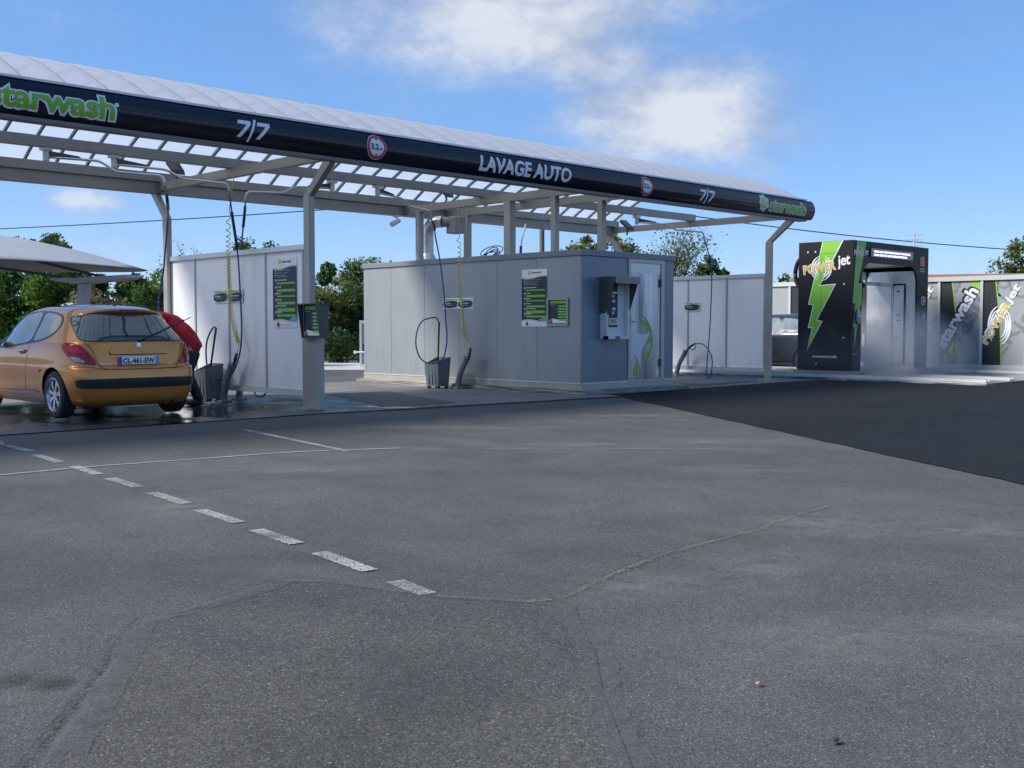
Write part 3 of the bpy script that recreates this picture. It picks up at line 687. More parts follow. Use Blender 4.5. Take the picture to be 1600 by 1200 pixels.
# door
mb=MB(); DX0,DX1=15.53,16.595
mb.box(DX0,DX0+.06,BY0-.02,BY0+.08,.2,2.452); mb.box(DX1-.10,DX1,BY0-.02,BY0+.08,.2,2.452); mb.box(DX0+.06,DX1-.10,BY0-.02,BY0+.08,2.385,2.452); mb.box(DX0+.06,DX1-.10,BY0-.022,BY0+.08,.2,.235)
door_f=obj('door_frame',mb,simple('door_frame_mat',(.42,.40,.36),.4,.5,.06),cab)
mb=MB(); mb.box(DX0+.065,DX1-.105,BY0+.0,BY0+.045,.24,2.38)
m,g=new_mat('brushed_door_mat'); P=wpos(g)
st=g.noise(g.map(P,(60,60,.8)),1,5,.6); cc=g.ramp(g.m('ADD',g.m('MULTIPLY',st,.3),g.m('MULTIPLY',g.noise(g.map(P,(2.2,2.2,.35)),1.2,3,.5),.5)),[(.30,(.13,.15,.19)),(.5,(.46,.50,.56))])
finish(g,prin(g,cc,.26,.85,g.bump(st,.05,.002)))
door=obj('door',mb,m,cab)
mb=MB(); mb.box(DX0+.07,DX1-.11,BY0-.006,BY0-.001,2.20,2.375); obj('upper_strip',mb,M_ALU,door)
mb=MB(); mb.box(DX1-.135,DX1-.09,BY0-.03,BY0-.004,1.95,2.1); mb.box(DX1-.135,DX1-.09,BY0-.03,BY0-.004,.45,.6); obj('hinge',mb,M_HOODGREY,door)
mb=MB(); mb.tube([(15.64,BY0-.005,1.3),(15.64,BY0-.055,1.3),(15.78,BY0-.06,1.3)],.011); mb.box(15.615,15.665,BY0-.012,BY0-.001,1.16,1.42,.003); obj('handle',mb,M_ALU,door)
fd=lambda off:(lambda u,v:(15.6+u,BY0-off,v))
mb=MB(); poly_geo(mb,[(.0,.62),(.13,.68),(.24,.58),(.30,.42),(.34,.78),(.56,1.02),(.53,1.06),(.14,1.08),(.02,1.2),(.0,1.2)],fd(.003)); obj('door_star_graphic',mb,simple('pale_film_mat',(.66,.68,.70),.5),door)
mb=MB()
for cx_,cy_,rr,a in ((.40,1.28,.12,160),(.52,1.16,.12,110),(.55,.95,.13,60),(.44,.62,.13,60),(.16,.38,.15,55)):
    p=[]
    for k in range(20):
        t=k/20*2*math.pi; q=rr*(.55+.45*math.cos(t)) if math.cos(t)>0 else rr*.55
        p.append((cx_+(q*math.cos(t))*math.cos(R(a))-(rr*.42*math.sin(t))*math.sin(R(a)),cy_+(q*math.cos(t))*math.sin(R(a))+(rr*.42*math.sin(t))*math.cos(R(a))))
    poly_geo(mb,p,fd(.004))
poly_geo(mb,arcband(.18,.95,.48,.50,-75,85,.035,.004,24),fd(.005))
obj('door_swirl_graphic',mb,M_LGREEN,door)
mb=MB(); mb.box(16.37,16.44,BY0-.004,BY0-.001,.30,.38); obj('door_sticker',mb,M_WHTXT,door)
# payment terminal with hood
pt=thing('payment_terminal',(15.06,12.7,.98),'pale payment terminal under a dark grey hood on the cabin end wall','payment terminal')
TX0,TX1=14.73,15.40
mb=MB(); mb.box(TX0+.02,TX1-.02,12.68,12.757,.985,2.0,.006); obj('casing',mb,M_CREAM,pt)
mb=MB(); mb.box(TX0+.02,TX0+.07,12.60,12.68,.985,1.42); mb.box(TX0+.02,TX1-.02,12.60,12.68,.985,1.04); mb.box(TX1-.07,TX1-.02,12.60,12.68,1.04,1.99); obj('casing_rim',mb,M_CREAM,pt)
mb=MB(); mb.box(TX0+.12,TX0+.40,12.668,12.679,1.2,1.98); obj('front_plate',mb,M_NAVY,pt)
def hoodside(x0,x1):
    mb=MB(); mb.prism([(12.757,2.08),(12.38,2.08),(12.62,1.44),(12.757,1.44)],0,x0,x1); return mb
obj('hood_side',hoodside(TX0,TX0+.012),M_HOODGREY,pt); obj('hood_side',hoodside(TX1-.012,TX1),M_HOODGREY,pt)
mb=MB(); mb.box(TX0-.003,TX1+.003,12.372,12.757,2.081,2.095); mb.box(TX0-.003,TX1+.003,12.366,12.378,1.97,2.0805); obj('hood_top',mb,simple('hood_top_mat',(.24,.235,.22),.45,.3),pt)
mb=MB(); mb.box(TX0+.16,TX0+.38,12.655,12.667,1.24,1.36); s1=obj('display',mb,M_CREAM,pt); mb=MB(); mb.box(TX0+.2,TX0+.34,12.650,12.654,1.265,1.34); obj('screen',mb,M_BLACKGL,s1)
mb=MB(); mb.box(TX0+.22,TX0+.36,12.64,12.667,1.80,1.83); obj('lamp_strip',mb,M_WHTXT,pt)
for z,ww in ((1.66,.08),(1.52,.09),(1.45,.05),(1.75,.05)):
    mb=MB(); mb.box(TX0+.24,TX0+.24+ww,12.655,12.667,z-.02,z+.03,.003); obj('button_panel',mb,M_CREAM,pt)
mb=MB(); mb.box(TX0+.27,TX0+.38,12.592,12.599,.995,1.035,.002); obj('coin_tray',mb,M_BLACKGL,pt)
# info board builder (on a wall facing -X, u to the right)
def info_board(x,yl,z0,parentless_label):
    Wd,Ht=.645,1.04
    t=thing('price_board',(x,yl-Wd/2,z0),parentless_label,'information board','tall price and programme boards')
    U=lambda off:(lambda u,v:(x-off,yl-u,z0+v))
    mb=MB(); mb.box(x-.008,x,yl-Wd,yl,z0,z0+Ht); obj('board',mb,M_WHTXT,t)
    wave=[(Wd*k/20, .885+.022*math.sin(k/20*5.2+3.4)) for k in range(21)]; wb=[(Wd*(1-k/20), .115+.018*math.sin((1-k/20)*5.5)) for k in range(21)]
    mb=MB(); poly_geo(mb,[(0,.90)]+[(a,b+.022) for a,b in wave][::1]+[(a,b+.002) for a,b in wave][::-1],U(.0095)) if False else None
    flat_geo(mb,[(a,b+.020) for a,b in wave]+[(a,b+.004) for a,b in wave],[(k,k+1,22+k,21+k) for k in range(20)],U(.0095))
    flat_geo(mb,[(a,b-.004) for a,b in wb]+[(a,b-.020) for a,b in wb],[(k,k+1,22+k,21+k) for k in range(20)],U(.0095)); obj('green_wave',mb,M_LGREEND,t)
    mb=MB(); flat_geo(mb,wave[::-1]+wb[::-1],[(k,k+1,40-k,41-k) if False else (20-k,19-k,22+k-1,21+k) for k in range(0)],U(.0098))
    flat_geo(mb,wave+[(Wd*k/20, .115+.018*math.sin(k/20*5.5)) for k in range(21)],[(k,k+1,22+k,21+k) for k in range(20)],U(.0098)); obj('dark_panel',mb,M_NAVY,t)
    mb=MB(); text_geo(mb,'starwash',U(.010),.26,.965,.24,.04,.03); obj('heading',mb,M_NAVY,t)
    mb=MB(); poly_geo(mb,circ(.20,.985,.042,20),U(.010)); obj('emblem',mb,M_GOLD,t)
    rows=[(.675,.025,'Nettoyage jantes',.26),(.575,.038,'Lavage',.11),(.48,.022,'Brosse',.10),(.385,.038,'Rinçage',.12),(.29,.05,'Cire de lustrage',.24),(.20,.035,'Finition',.12)]
    mb=MB(); mw=MB()
    for z,h,s,wd in rows:
        mb.box(x-.012,x-.0099,yl-.60,yl-.115,z0+z-h,z0+z)
        text_geo(mw,s,U(.0115),.12,z+.022,wd,.026,.03)
        for a,b in ((0,.014),(0,-.014),(.014,0),(-.014,0)): poly_geo(mw,[(.085+a+p,z+.03+b+q) for p,q in ((0,-.010),(.010,0),(0,.010),(-.010,0))],U(.0115))
    obj('programme_bars',mb,M_LGREEN,t)
    for z,wd in ((.845,.36),(.81,.31),(.775,.24)):
        poly_geo(mw,circ(.085,z+.006,.011,12),U(.0115)); text_geo(mw,{.36:'Programmes de lavage',.31:'Choisir sur la borne',.24:'Rincer la brosse'}[wd],U(.0115),.12,z,wd,.014,.0)
    text_geo(mw,'Introduire les jetons avant le lavage',U(.0115),.12,.752,.30,.012,0)
    obj('lettering',mw,M_WHTXT,t)
    mb=MB(); poly_geo(mb,[(.10,.03),(.14,.005),(.18,.03),(.175,.06),(.14,.10),(.105,.06)],U(.0115)); text_geo(mb,'MOUSSE ET CIRE INTERDITES',U(.0115),.21,.035,.30,.014); obj('warning_mark',mb,M_RED,t)
    mb=MB(); poly_geo(mb,[(.42,.13),(.50,.14),(.55,.175),(.63,.19),(.64,.10),(.55,.09)],U(.0112)); obj('blue_spray',mb,M_LBLUE,t)
    return t
info_board(BX0-.001,14.24,1.21,'tall price board on the long wall of the grey cabin')
info_board(8.999,14.29,1.19,'tall price board on the white wall beside the steel post')
def brush_sign(x,yl,z0,Wd,halves,label):
    t=thing('instruction_sign',(x,yl-Wd/2,z0),label,'sign','small instruction signs')
    U=lambda off:(lambda u,v:(x-off,yl-u,z0+v))
    mb=MB(); mb.box(x-.006,x,yl-Wd,yl,z0,z0+.21); obj('plate',mb,M_WHTXT,t)
    hw=Wd/halves; mg=MB(); md=MB(); mt=MB(); mk=MB()
    for h in range(halves):
        u=h*hw; mg=MB(); md=MB(); mt=MB(); mk=MB()
        poly_geo(mg,[(u+.01,.14),(u+hw*.45,.16),(u+hw-.01,.15),(u+hw-.01,.195),(u+.12,.185),(u+.01,.20)],U(.0075))
        poly_geo(mg,[(u+hw-.09,.01),(u+hw-.01,.01),(u+hw-.01,.07)],U(.0075))
        poly_geo(md,[(u+.006,.125),(u+.08,.14),(u+hw*.6,.16),(u+hw-.04,.145),(u+hw-.008,.11),(u+hw-.03,.05),(u+hw-.1,.02),(u+.14,.008),(u+.05,.03),(u+.006,.05)],U(.0085))
        text_geo(mt,('Brosse','Haute pression')[h%2],U(.0098),u+.06,.09,.16 if h%2==0 else .26,.028,.03); text_geo(mt,'Remettre en place',U(.0098),u+.07,.06,.22,.014)
        text_geo(mk,'starwash',U(.0092),u+.08,.17,.14,.022,.03)
        obj('green_ground',mg,M_LGREEND,t); obj('dark_shape',md,M_NAVY,t); obj('lettering',mt,M_WHTXT,t); obj('heading',mk,M_NAVY,t)
brush_sign(BX0-.001,16.45,1.56,.88,2,'double green and black instruction sign on the long grey cabin wall')
brush_sign(8.984,16.04,1.59,.90,2,'double green and black instruction sign on the white wall behind the car')
brush_sign(21.214,15.68,1.58,.44,1,'small green and black instruction sign on the right white wall')
# programme panels
def panel_face(t,x,yl,z0,Wd,Ht):
    U=lambda off:(lambda u,v:(x-off,yl-u,z0+v))
    mb=MB(); mb.box(x-.004,x,yl-Wd,yl,z0,z0+Ht); obj('programme_face',mb,M_NAVY,t)
    mb=MB()
    mb.box(x-.0065,x-.0042,yl-Wd+.015,yl-.03,z0+Ht*.86,z0+Ht*.97)
    for k in range(6): z=z0+Ht*(.77-.115*k); mb.box(x-.012,x-.0042,yl-Wd+.02,yl-Wd*.55,z-Ht*.07,z,.002)
    obj('programme_buttons',mb,M_LGREEN,t)
    mb=MB(); text_geo(mb,'Programmes',U(.0065),.03,Ht*.78,Wd*.30,.016); 
    for k in range(5): text_geo(mb,('1 Lavage','2 Brosse','3 Rinçage','4 Cire','5 Finition')[k],U(.0128),Wd*.48,Ht*(.715-.115*k),Wd*.24,.014)
    obj('lettering',mb,M_WHTXT,t)
    mb=MB(); poly_geo(mb,[(0.01,.01),(Wd-.01,.01),(Wd-.01,.05),(Wd*.5,.07),(.08,.09),(.01,.06)],U(.0052)); obj('white_footer',mb,M_WHTXT,t)
    mb=MB(); poly_geo(mb,[(.02,.01),(.09,.01),(.08,.06),(.05,.09),(.03,.06)],U(.0072)); obj('warning_mark',mb,M_RED,t)
cp=thing('programme_panel',(BX0,13.33,1.22),'programme panel in a steel frame beside the price board on the grey cabin','control panel')
mb=MB(); x=BX0-.001
mb.box(x-.03,x,13.07,13.59,1.22,1.262); mb.box(x-.03,x,13.07,13.59,1.682,1.724); mb.box(x-.03,x,13.07,13.112,1.262,1.682); mb.box(x-.03,x,13.548,13.59,1.262,1.682)
obj('frame',mb,M_STEEL,cp); panel_face(cp,x-.001,13.547,1.263,.434,.418)
cb_=thing('wash_control_box',(9.0,13.0,1.05),'grey hooded control box with lime green buttons on the left front post','control box')
x0=8.77
mb=MB(); mb.box(x0+.10,9.00,12.86,13.30,1.05,1.52,.004); mb.prism([(x0,1.535),(9.0,1.535),(9.0,1.522),(x0,1.522)],1,12.85,13.31)
mb.prism([(x0,1.521),(x0+.10,1.521),(x0+.10,1.05),(x0+.07,1.05)],1,12.85,12.86); mb.prism([(x0,1.521),(x0+.10,1.521),(x0+.10,1.05),(x0+.07,1.05)],1,13.30,13.31); mb.box(x0+.06,x0+.10,12.86,13.30,1.04,1.055)
obj('housing',mb,M_HOODGREY,cb_); panel_face(cb_,x0+.099,13.28,1.07,.43,.44)
# post cladding at the base of the left front post
mb=MB(); mb.box(8.895,9.03,13.02,13.37,.013,1.04,.004); tag(obj('post_cladding',mb,M_INOX if False else M_STEEL),'wide steel cladding around the foot of the left front post under the control box','post cladding')
# flue, cable coil
fl=thing('exhaust_flue',(14.9,17.6,2.56),'shiny bent metal exhaust flue standing on the cabin roof','flue')
mb=MB(); mb.tube([(14.9,17.68,2.56),(14.9,17.68,3.12),(14.9,17.66,3.26),(14.92,17.58,3.36),(14.97,17.46,3.40),(15.03,17.36,3.40)],.125,20); obj('pipe',mb,M_INOX,fl,True,40)
for z in (2.8,2.98,3.13): mb=MB(); mb.tube([(14.9,17.68,z-.012),(14.9,17.68,z+.012)],.13,20); obj('pipe_collar',mb,M_ALU,fl,True,40)
mb=MB(); mb.tube([(14.9,17.68,2.56),(14.9,17.68,2.62),(14.9,17.68,2.74)],[.16,.19,.13],20); obj('rain_collar',mb,M_ALU,fl,True,30)
mb=MB(); mb.tube([(15.03,17.36,3.40),(15.2,17.2,3.38)],[.11,.10],16); mb.box(15.08,15.36,17.0,17.3,3.15,3.5,.02); obj('fan_box',mb,simple('fan_box_mat',(.30,.30,.29),.45,.3),fl)
mb=MB()
for k in range(5):
    pts=[(14.9+.05*k*math.sin(a+k),15.72+(.24+.02*k)*math.cos(a+.3*k),2.57+.01*k+(.055+.008*k)*(1+math.sin(a))) for a in [R(q) for q in range(0,361,15)]]
    mb.tube(pts,.009,6)
tag(obj('cable_coil',mb,M_DARKP,None,True),'loose coil of black cable lying on the cabin roof','cable coil')
# security camera and floodlights
t=thing('security_camera',(14.2,17.85,3.5),'small white security camera under the rear canopy beam','camera')
mb=MB(); mb.box(14.15,14.25,17.8,17.9,3.47,3.518); mb.tube([(14.2,17.85,3.47),(14.2,17.83,3.40),(14.18,17.8,3.37)],.015); obj('bracket',mb,M_CREAM,t)
mb=MB(); mb.tube([(14.22,17.80,3.40),(13.98,17.72,3.30)],[.05,.055],14); obj('camera_body',mb,M_CREAM,t,True,40)
def flood(p,label):
    x,y,z=p; t=thing('floodlight',p,label,'floodlight','floodlights under the canopy')
    mb=MB(); mb.prism([(y-.14,z+.0),(y-.11,z+.08),(y+.10,z+.26),(y+.12,z+.20)],0,x-.11,x+.11); obj('lamp_head',mb,M_DARKP,t)
    mb=MB(); mb.tube([(x,y,z+.1),(x+.02,y-.02,z-.02),(x,y,z-.1)],.02); obj('bracket',mb,M_DARKP,t); return t
flood((9.02,17.35,3.78),'black floodlight on the crossbeam above the orange car'); flood((14.45,16.6,3.78),'black floodlight on the crossbeam above the cabin')
flood((19.9,16.4,3.45),'black floodlight by the swing boom right of the cabin')
# ---------------------------------------------------------------- swing booms, hoses, holders
def boom(pv,e,label,drop=None):
    pv=Vector(pv); e=Vector(e); t=thing('swing_boom',tuple(pv),label,'swing boom','swing booms under the canopy')
    mb=MB(); mb.box(pv.x-.07,pv.x+.07,pv.y-.06,pv.y+.06,pv.z+.07,3.703); mb.tube([(pv.x,pv.y,pv.z-.07),(pv.x,pv.y,pv.z+.07)],.045,14); obj('pivot',mb,M_ALU,t)
    d=(e-pv); L=d.length; hd=Vector((d.x,d.y,0)).normalized()
    P=lambda a,z: (pv.x+hd.x*a*L,pv.y+hd.y*a*L,z)
    zs=pv.z-.02; ze=e.z
    pts=[P(0.03,zs),P(.35,zs-.02),P(.46,zs-.04),P(.58,zs-(zs-ze)*.75),P(.66,zs-(zs-ze)*.85),P(.97,ze+.005)]
    mb=MB(); mb.tube(spline(pts,5)+[Vector(P(1.0,ze-.02)),Vector(P(1.015,ze-.07)),Vector(P(1.02,ze-.16))],.019,8); obj('arm',mb,M_INOX,t,True)
    mb=MB(); side=Vector((-hd.y,hd.x,0))*.012
    q=[Vector(P(.02,zs+.09)),Vector(P(.02,zs+.02)),Vector(P(.30,zs+.0)),Vector(P(.28,zs+.025))]
    mb.add([v+side for v in q]+[v-side for v in q],[(0,1,2,3),(7,6,5,4),(0,4,5,1),(1,5,6,2),(2,6,7,3),(3,7,4,0)]); obj('gusset',mb,M_HOODGREY,t)
    return Vector(P(1.02,ze-.16))
def hose(name,pts,r,mat,label,cat='hose',k=7,sleeve=None):
    mb=MB(); mb.tube(spline(pts,k),r,8); o=tag(obj(name,mb,mat,None,True),label,cat)
    if sleeve:
        a,b=sleeve; mb=MB(); mb.tube(spline(pts,k)[a:b],r*1.8,8); obj('sleeve',mb,M_DARKP,o,True)
    return o
e1=boom((6.12,15.5,3.59),(7.44,14.72,3.36),'leftmost swing boom above the orange car')
hose('washing_hose',[e1,(7.49,14.65,2.99),(7.88,15.4,2.85),(8.03,15.79,2.44),(8.08,15.99,2.01),(8.07,16.12,1.66),(7.98,16.0,1.3),(7.8,15.7,1.05),(7.75,15.4,1.0)],.013,M_BLUEH,'dark blue hose held by the person in red, hanging from the leftmost boom',sleeve=(2,12))
e2=boom((7.10,15.5,3.59),(8.65,15.02,3.39),'second swing boom from the left, its blue hose ending in the left bucket')
hose('washing_hose',[e2,(8.72,14.98,2.9),(8.80,14.97,2.31),(8.82,14.94,1.6),(8.82,14.92,1.11),(8.82,15.0,.76),(8.82,15.23,.46),(8.80,15.53,.36),(8.78,15.74,.39),(8.76,15.86,.51),(8.75,15.90,.75),(8.76,15.88,.98),(8.78,15.77,1.15),(8.80,15.69,1.2),(8.80,15.66,1.1)],.013,M_BLUEH,'blue hose looping down in front of the white wall into the left bucket',sleeve=(6,14))
e3=boom((10.94,15.5,3.58),(9.38,15.62,3.38),'third swing boom from the left, reaching left towards the white wall')
hose('washing_hose',[e3,(9.30,15.6,3.0),(9.33,15.75,2.5),(9.35,15.8,1.9),(9.3,15.75,1.0),(9.3,15.4,.2),(9.2,15.0,.1),(9.12,14.7,.2)],.013,M_BLUEH,'blue hose hanging behind the white wall and dipping below it',sleeve=(3,11))
e4=boom((11.91,15.5,3.59),(13.42,15.85,3.39),'swing boom in the middle bay reaching towards the flue')
hose('washing_hose',[e4,(13.49,15.81,3.1),(13.51,15.8,2.9),(13.68,15.88,2.5),(13.66,15.75,1.94),(13.71,15.74,1.33),(13.71,15.71,.97),(13.70,15.78,.66),(13.6,15.82,.53),(13.3,15.8,.52),(13.2,15.91,.63),(13.16,15.97,.85),(13.18,15.97,1.09),(13.25,15.91,1.3),(13.37,15.8,1.37),(13.52,15.79,1.37),(13.61,15.83,1.28)],.013,M_BLUEH,'dark blue hose making a big loop in front of the grey cabin wall',sleeve=(2,11))
e5=boom((19.16,15.5,3.56),(20.6,14.75,3.36),'rightmost swing boom, right of the cabin roof')
hose('washing_hose',[e5,(20.72,14.7,3.0),(20.9,14.7,2.54),(20.95,14.75,1.51),(20.95,14.8,.77),(20.95,14.85,.2),(20.95,14.83,.05),(20.95,14.74,.06),(20.95,14.69,.4),(20.95,14.78,.65),(20.95,14.96,.8),(20.95,15.18,.81)],.013,M_BLUEH,'blue hose hanging before the right white wall, arching to a spray gun')
t=thing('spray_gun',(20.96,15.3,.7),'black trigger spray gun resting in the holder before the right white wall','spray gun')
mb=MB(); mb.tube([(20.95,15.18,.81),(20.96,15.33,.74),(20.98,15.45,.62),(21.0,15.5,.5)],[.022,.026,.018,.014]); obj('barrel',mb,M_DARKP,t,True)
mb=MB(); mb.tube(spline([(20.95,15.15,.78),(20.95,15.18,.70),(20.95,15.25,.66),(20.95,15.32,.71)],4),.009); obj('trigger_guard',mb,M_DARKP,t,True)
t=thing('service_boom',(17.6,17.4,3.5),'dark boom bracket with hanging lance behind the cabin roof','swing boom')
mb=MB(); mb.tube(spline([(17.35,17.2,3.5),(17.3,17.2,3.35),(17.22,17.2,3.1),(17.15,17.2,2.6)],5),[.02]*16,8); obj('arm',mb,M_INOX,t,True)
mb=MB(); mb.tube([(17.2,17.2,3.0),(17.15,17.2,2.3)],[.03,.035]); obj('sleeve',mb,M_DARKP,t,True)
def coil(pts,r,turns,label,straight=.28):
    S=spline(pts,10); L=[0]
    for a,b in zip(S[:-1],S[1:]): L.append(L[-1]+(b-a).length)
    T=L[-1]
    def at(s):
        for i in range(len(L)-1):
            if L[i+1]>=s: return S[i].lerp(S[i+1],(s-L[i])/max(1e-6,L[i+1]-L[i])),(S[i+1]-S[i]).normalized()
        return S[-1],(S[-1]-S[-2]).normalized()
    out=[];n=turns*9; ph=0
    for k in range(n+1):
        f=k/n; s=T*f; c,t=at(s); u=t.orthogonal().normalized(); u=Vector((1,0,0))-t*t.x; u.normalize(); b=t.cross(u)
        rr=0 if f<straight*.8 else r*min(1,(f-straight*.8)/.12+.45)
        # pitch tightens downwards
        ph=2*math.pi*turns*(max(0,f-straight*.8)/(1-straight*.8))**1.7
        out.append(c+(u*math.cos(ph)+b*math.sin(ph))*rr)
    mb=MB(); mb.tube(out,.007,5); return tag(obj('coiled_hose',mb,M_YELH,None,True),label,'coiled hose','yellow coiled hoses')
def brush_lance(a,b,label,tip):
    t=thing('brush_lance',tuple(b),label,'brush lance','brush lances at the holders')
    a=Vector(a);b=Vector(b)
    mb=MB(); mb.tube([a,a.lerp(b,.5),b],.006); obj('wire_end',mb,M_ALU,t,True)
    mb=MB(); mb.tube([b,b.lerp(Vector(tip),.5),Vector(tip)],[.022,.028,.018]); obj('grip',mb,M_DARKP,t,True); return t
coil([(8.75,14.95,3.56),(8.74,15.1,2.99),(8.80,15.25,2.51),(8.84,15.30,1.92),(8.85,15.28,1.51),(8.86,15.19,1.16),(8.86,15.07,.94)],.032,46,'yellow coiled hose hanging in front of the white wall')
brush_lance((8.86,15.07,.94),(8.86,15.14,.79),'dark lance grip standing in the holder before the white wall',(8.85,15.22,.60))
coil([(13.3,14.92,3.56),(13.42,15.05,2.97),(13.58,15.2,2.52),(13.75,15.4,2.06),(13.86,15.45,1.58),(13.95,15.5,1.15),(14.0,15.42,.92)],.032,46,'yellow coiled hose hanging in front of the grey cabin')
brush_lance((14.0,15.42,.92),(14.0,15.36,.80),'black spray gun standing in the holder before the grey cabin',(13.96,15.37,.57))
def holder():
    t=thing('lance_holder',(8.84,15.53,0),'bent grey tube holder standing by the left bucket','lance holder','bent tube lance holders')
    pts=spline([(8.84,15.53,.02),(8.84,15.51,.12),(8.84,15.46,.28),(8.84,15.37,.45),(8.84,15.27,.60)],5); n=len(pts)
    mb=MB(); mb.tube(pts,[.058-.014*k/n for k in range(n)],12); obj('tube',mb,M_GREYPL,t,True,50)
    mb=MB(); mb.tube([pts[-1]-Vector((0,-.01,.02)),pts[-1]+Vector((0,-.012,.022))],.06,14); obj('rim',mb,M_GREYPL,t,True,50)
    mb=MB(); mb.box(8.74,8.94,15.43,15.63,.013,.045,.008); obj('foot',mb,M_GREYPL,t)
    for d in (-.03,.03):
        mb=MB(); mb.tube([(8.84+d,15.50,.05),(8.84+d,15.42,.30),(8.84+d,15.26,.55)],.012,6); obj('rib',mb,M_GREYPL,t,True)
    return t
h0=holder(); dup(h0,(5.11,.15,0),'bent grey tube holder in front of the grey cabin'); dup(h0,(12.16,.22,.02),'bent grey tube holder before the right white wall')
dup(h0,(.42,.25,0),'bent grey tube holder seen under the edge of the white wall')
def bucket():
    t=thing('brush_bucket',(8.73,15.85,0),'open grey plastic bucket with brush before the white wall','bucket','grey brush buckets')
    x0_,x1_,y0_,y1_=8.57,8.90,15.62,16.02
    mb=MB(); th=.02; B=[(x0_+.03,y0_+.03),(x1_-.03,y0_+.03),(x1_-.03,y1_-.03),(x0_+.03,y1_-.03)]; T=[(x0_,y0_),(x1_,y0_),(x1_,y1_),(x0_,y1_)]
    hz=[.55,.62,.62,.49]
    v=[(a,b,.06) for a,b in B]+[(a,b,h) for (a,b),h in zip(T,hz)]
    ins=[(x0_+th,y0_+th),(x1_-th,y0_+th),(x1_-th,y1_-th),(x0_+th,y1_-th)]
    v+=[(a,b,h-.003) for (a,b),h in zip(ins,hz)]+[(a+(.02 if a<8.7 else -.02),b,.12) for a,b in ins]
    f=[(0,3,2,1)]+[(i,(i+1)%4,4+(i+1)%4,4+i) for i in range(4)]+[(4+i,4+(i+1)%4,8+(i+1)%4,8+i) for i in range(4)]+[(8+i,8+(i+1)%4,12+(i+1)%4,12+i) for i in range(4)]+[(12,13,14,15)]
    mb.add(v,f); obj('tub',mb,M_GREYPL,t)
    mb=MB()
    for a in (x0_+.04,x1_-.09):
        for b in (y0_+.04,y1_-.09): mb.box(a,a+.05,b,b+.05,.012,.062)
    obj('foot',mb,M_DARKP,t)
    mb=MB()
    for k in range(3): mb.box(x0_+.005,x0_+.018,y0_+.08+k*.10,y0_+.10+k*.10,.10,.46)
    mb.box(x0_+.12,x0_+.2,y0_+.004,y0_+.016,.10,.5); obj('rib',mb,M_GREYPL,t); return t
b0=bucket(); dup(b0,(5.02,.22,0),'open grey plastic bucket with brush before the grey cabin')
def wand(a,b,label):
    t=thing('brush_wand',tuple(b),label,'brush wand','long brush wands in the buckets')
    a=Vector(a);b=Vector(b); mb=MB(); mb.tube([a,a.lerp(b,.25),b],[.02,.017,.014]); obj('handle',mb,M_DARKP,t,True)
    mb=MB(); mb.box(b.x-.05,b.x+.05,b.y-.09,b.y+.09,b.z-.08,b.z,.015); obj('brush_head',mb,M_DARKP,t)
wand((8.80,15.66,1.19),(8.74,15.82,.30),'dark wand standing in the bucket before the white wall')
wand((13.62,15.83,1.29),(13.74,16.02,.30),'dark wand standing in the bucket before the grey cabin')
mb=MB(); mb.box(8.42,8.6,15.2,15.5,.013,.03,.005); tag(obj('floor_plate',mb,M_STEEL),'small steel plate bolted to the wet floor beside the left bucket','floor plate')

# ---------------------------------------------------------------- rollover wash gantry
GX0,GX1,GY0,GY1,GZ0,GZ1=23.4,27.33,12.52,13.93,.17,3.22
OX0,OX1,OZ=23.84,26.72,2.72
ga=thing('wash_gantry',(25.4,13.2,0),'black rollover wash gantry with green lightning bolts','wash gantry')
M_GAN=simple('gantry_black_mat',(.012,.013,.016),.5,0,.15,2.5,spec=.25)
def opening(n=8,r=.42):
    p=[(OX0,GZ0)]
    p+=[(OX0+r-r*math.cos(R(90*k/n)),OZ-r+r*math.sin(R(90*k/n))) for k in range(n+1)]
    p+=[(OX1-r+r*math.sin(R(90*k/n)),OZ-r+r*math.cos(R(90*k/n))) for k in range(n+1)]
    return p+[(OX1,GZ0)]
op=opening()
outer=[(GX0,GZ0),(GX0,GZ1)]+[(GX1,GZ1),(GX1,GZ0)]
mb=MB(); poly=[(GX0,GZ0),(GX0,GZ1),(GX1,GZ1),(GX1,GZ0)]+op[::-1]
mb.prism(poly,1,GY0,GY0+.05); obj('front_panel',mb,M_GAN,ga)
mb=MB(); mb.prism(poly,1,GY1-.05,GY1); obj('rear_panel',mb,M_GAN,ga)
mb=MB(); mb.box(GX0,GX0+.04,GY0+.052,GY1-.052,GZ0,GZ1); side=obj('side_panel',mb,M_GAN,ga)
mb=MB(); mb.box(GX1-.04,GX1,GY0+.052,GY1-.052,GZ0,GZ1); obj('side_panel',mb,M_GAN,ga)
mb=MB(); mb.box(GX0+.042,GX1-.042,GY0+.052,GY1-.052,GZ1-.05,GZ1-.003); obj('roof_panel',mb,M_GAN,ga)
mb=MB(); mb.box(OX0-.06,OX0-.003,GY0+.052,GY1-.052,GZ0,OZ-.1); mb.box(OX1+.003,OX1+.06,GY0+.052,GY1-.052,GZ0,OZ-.1); mb.box(OX0-.06,OX1+.06,GY0+.052,GY1-.052,OZ+.003,OZ+.05); obj('tunnel_lining',mb,M_INOX,ga)
mb=MB()
for a,b in ((GX0-.03,OX0+.05),(OX1-.04,GX1+.03)): mb.box(a,b,GY0-.05,GY1+.1,.055,.166)
obj('plinth',mb,M_STEEL,ga)
mb=MB()
for a in (GX0+.18,OX1+.35):
    for y in (GY0+.1,GY1-.15): mb.disc((a,y,.11),0,.07,.06,16)
obj('track_wheel',mb,M_DARKP,ga)
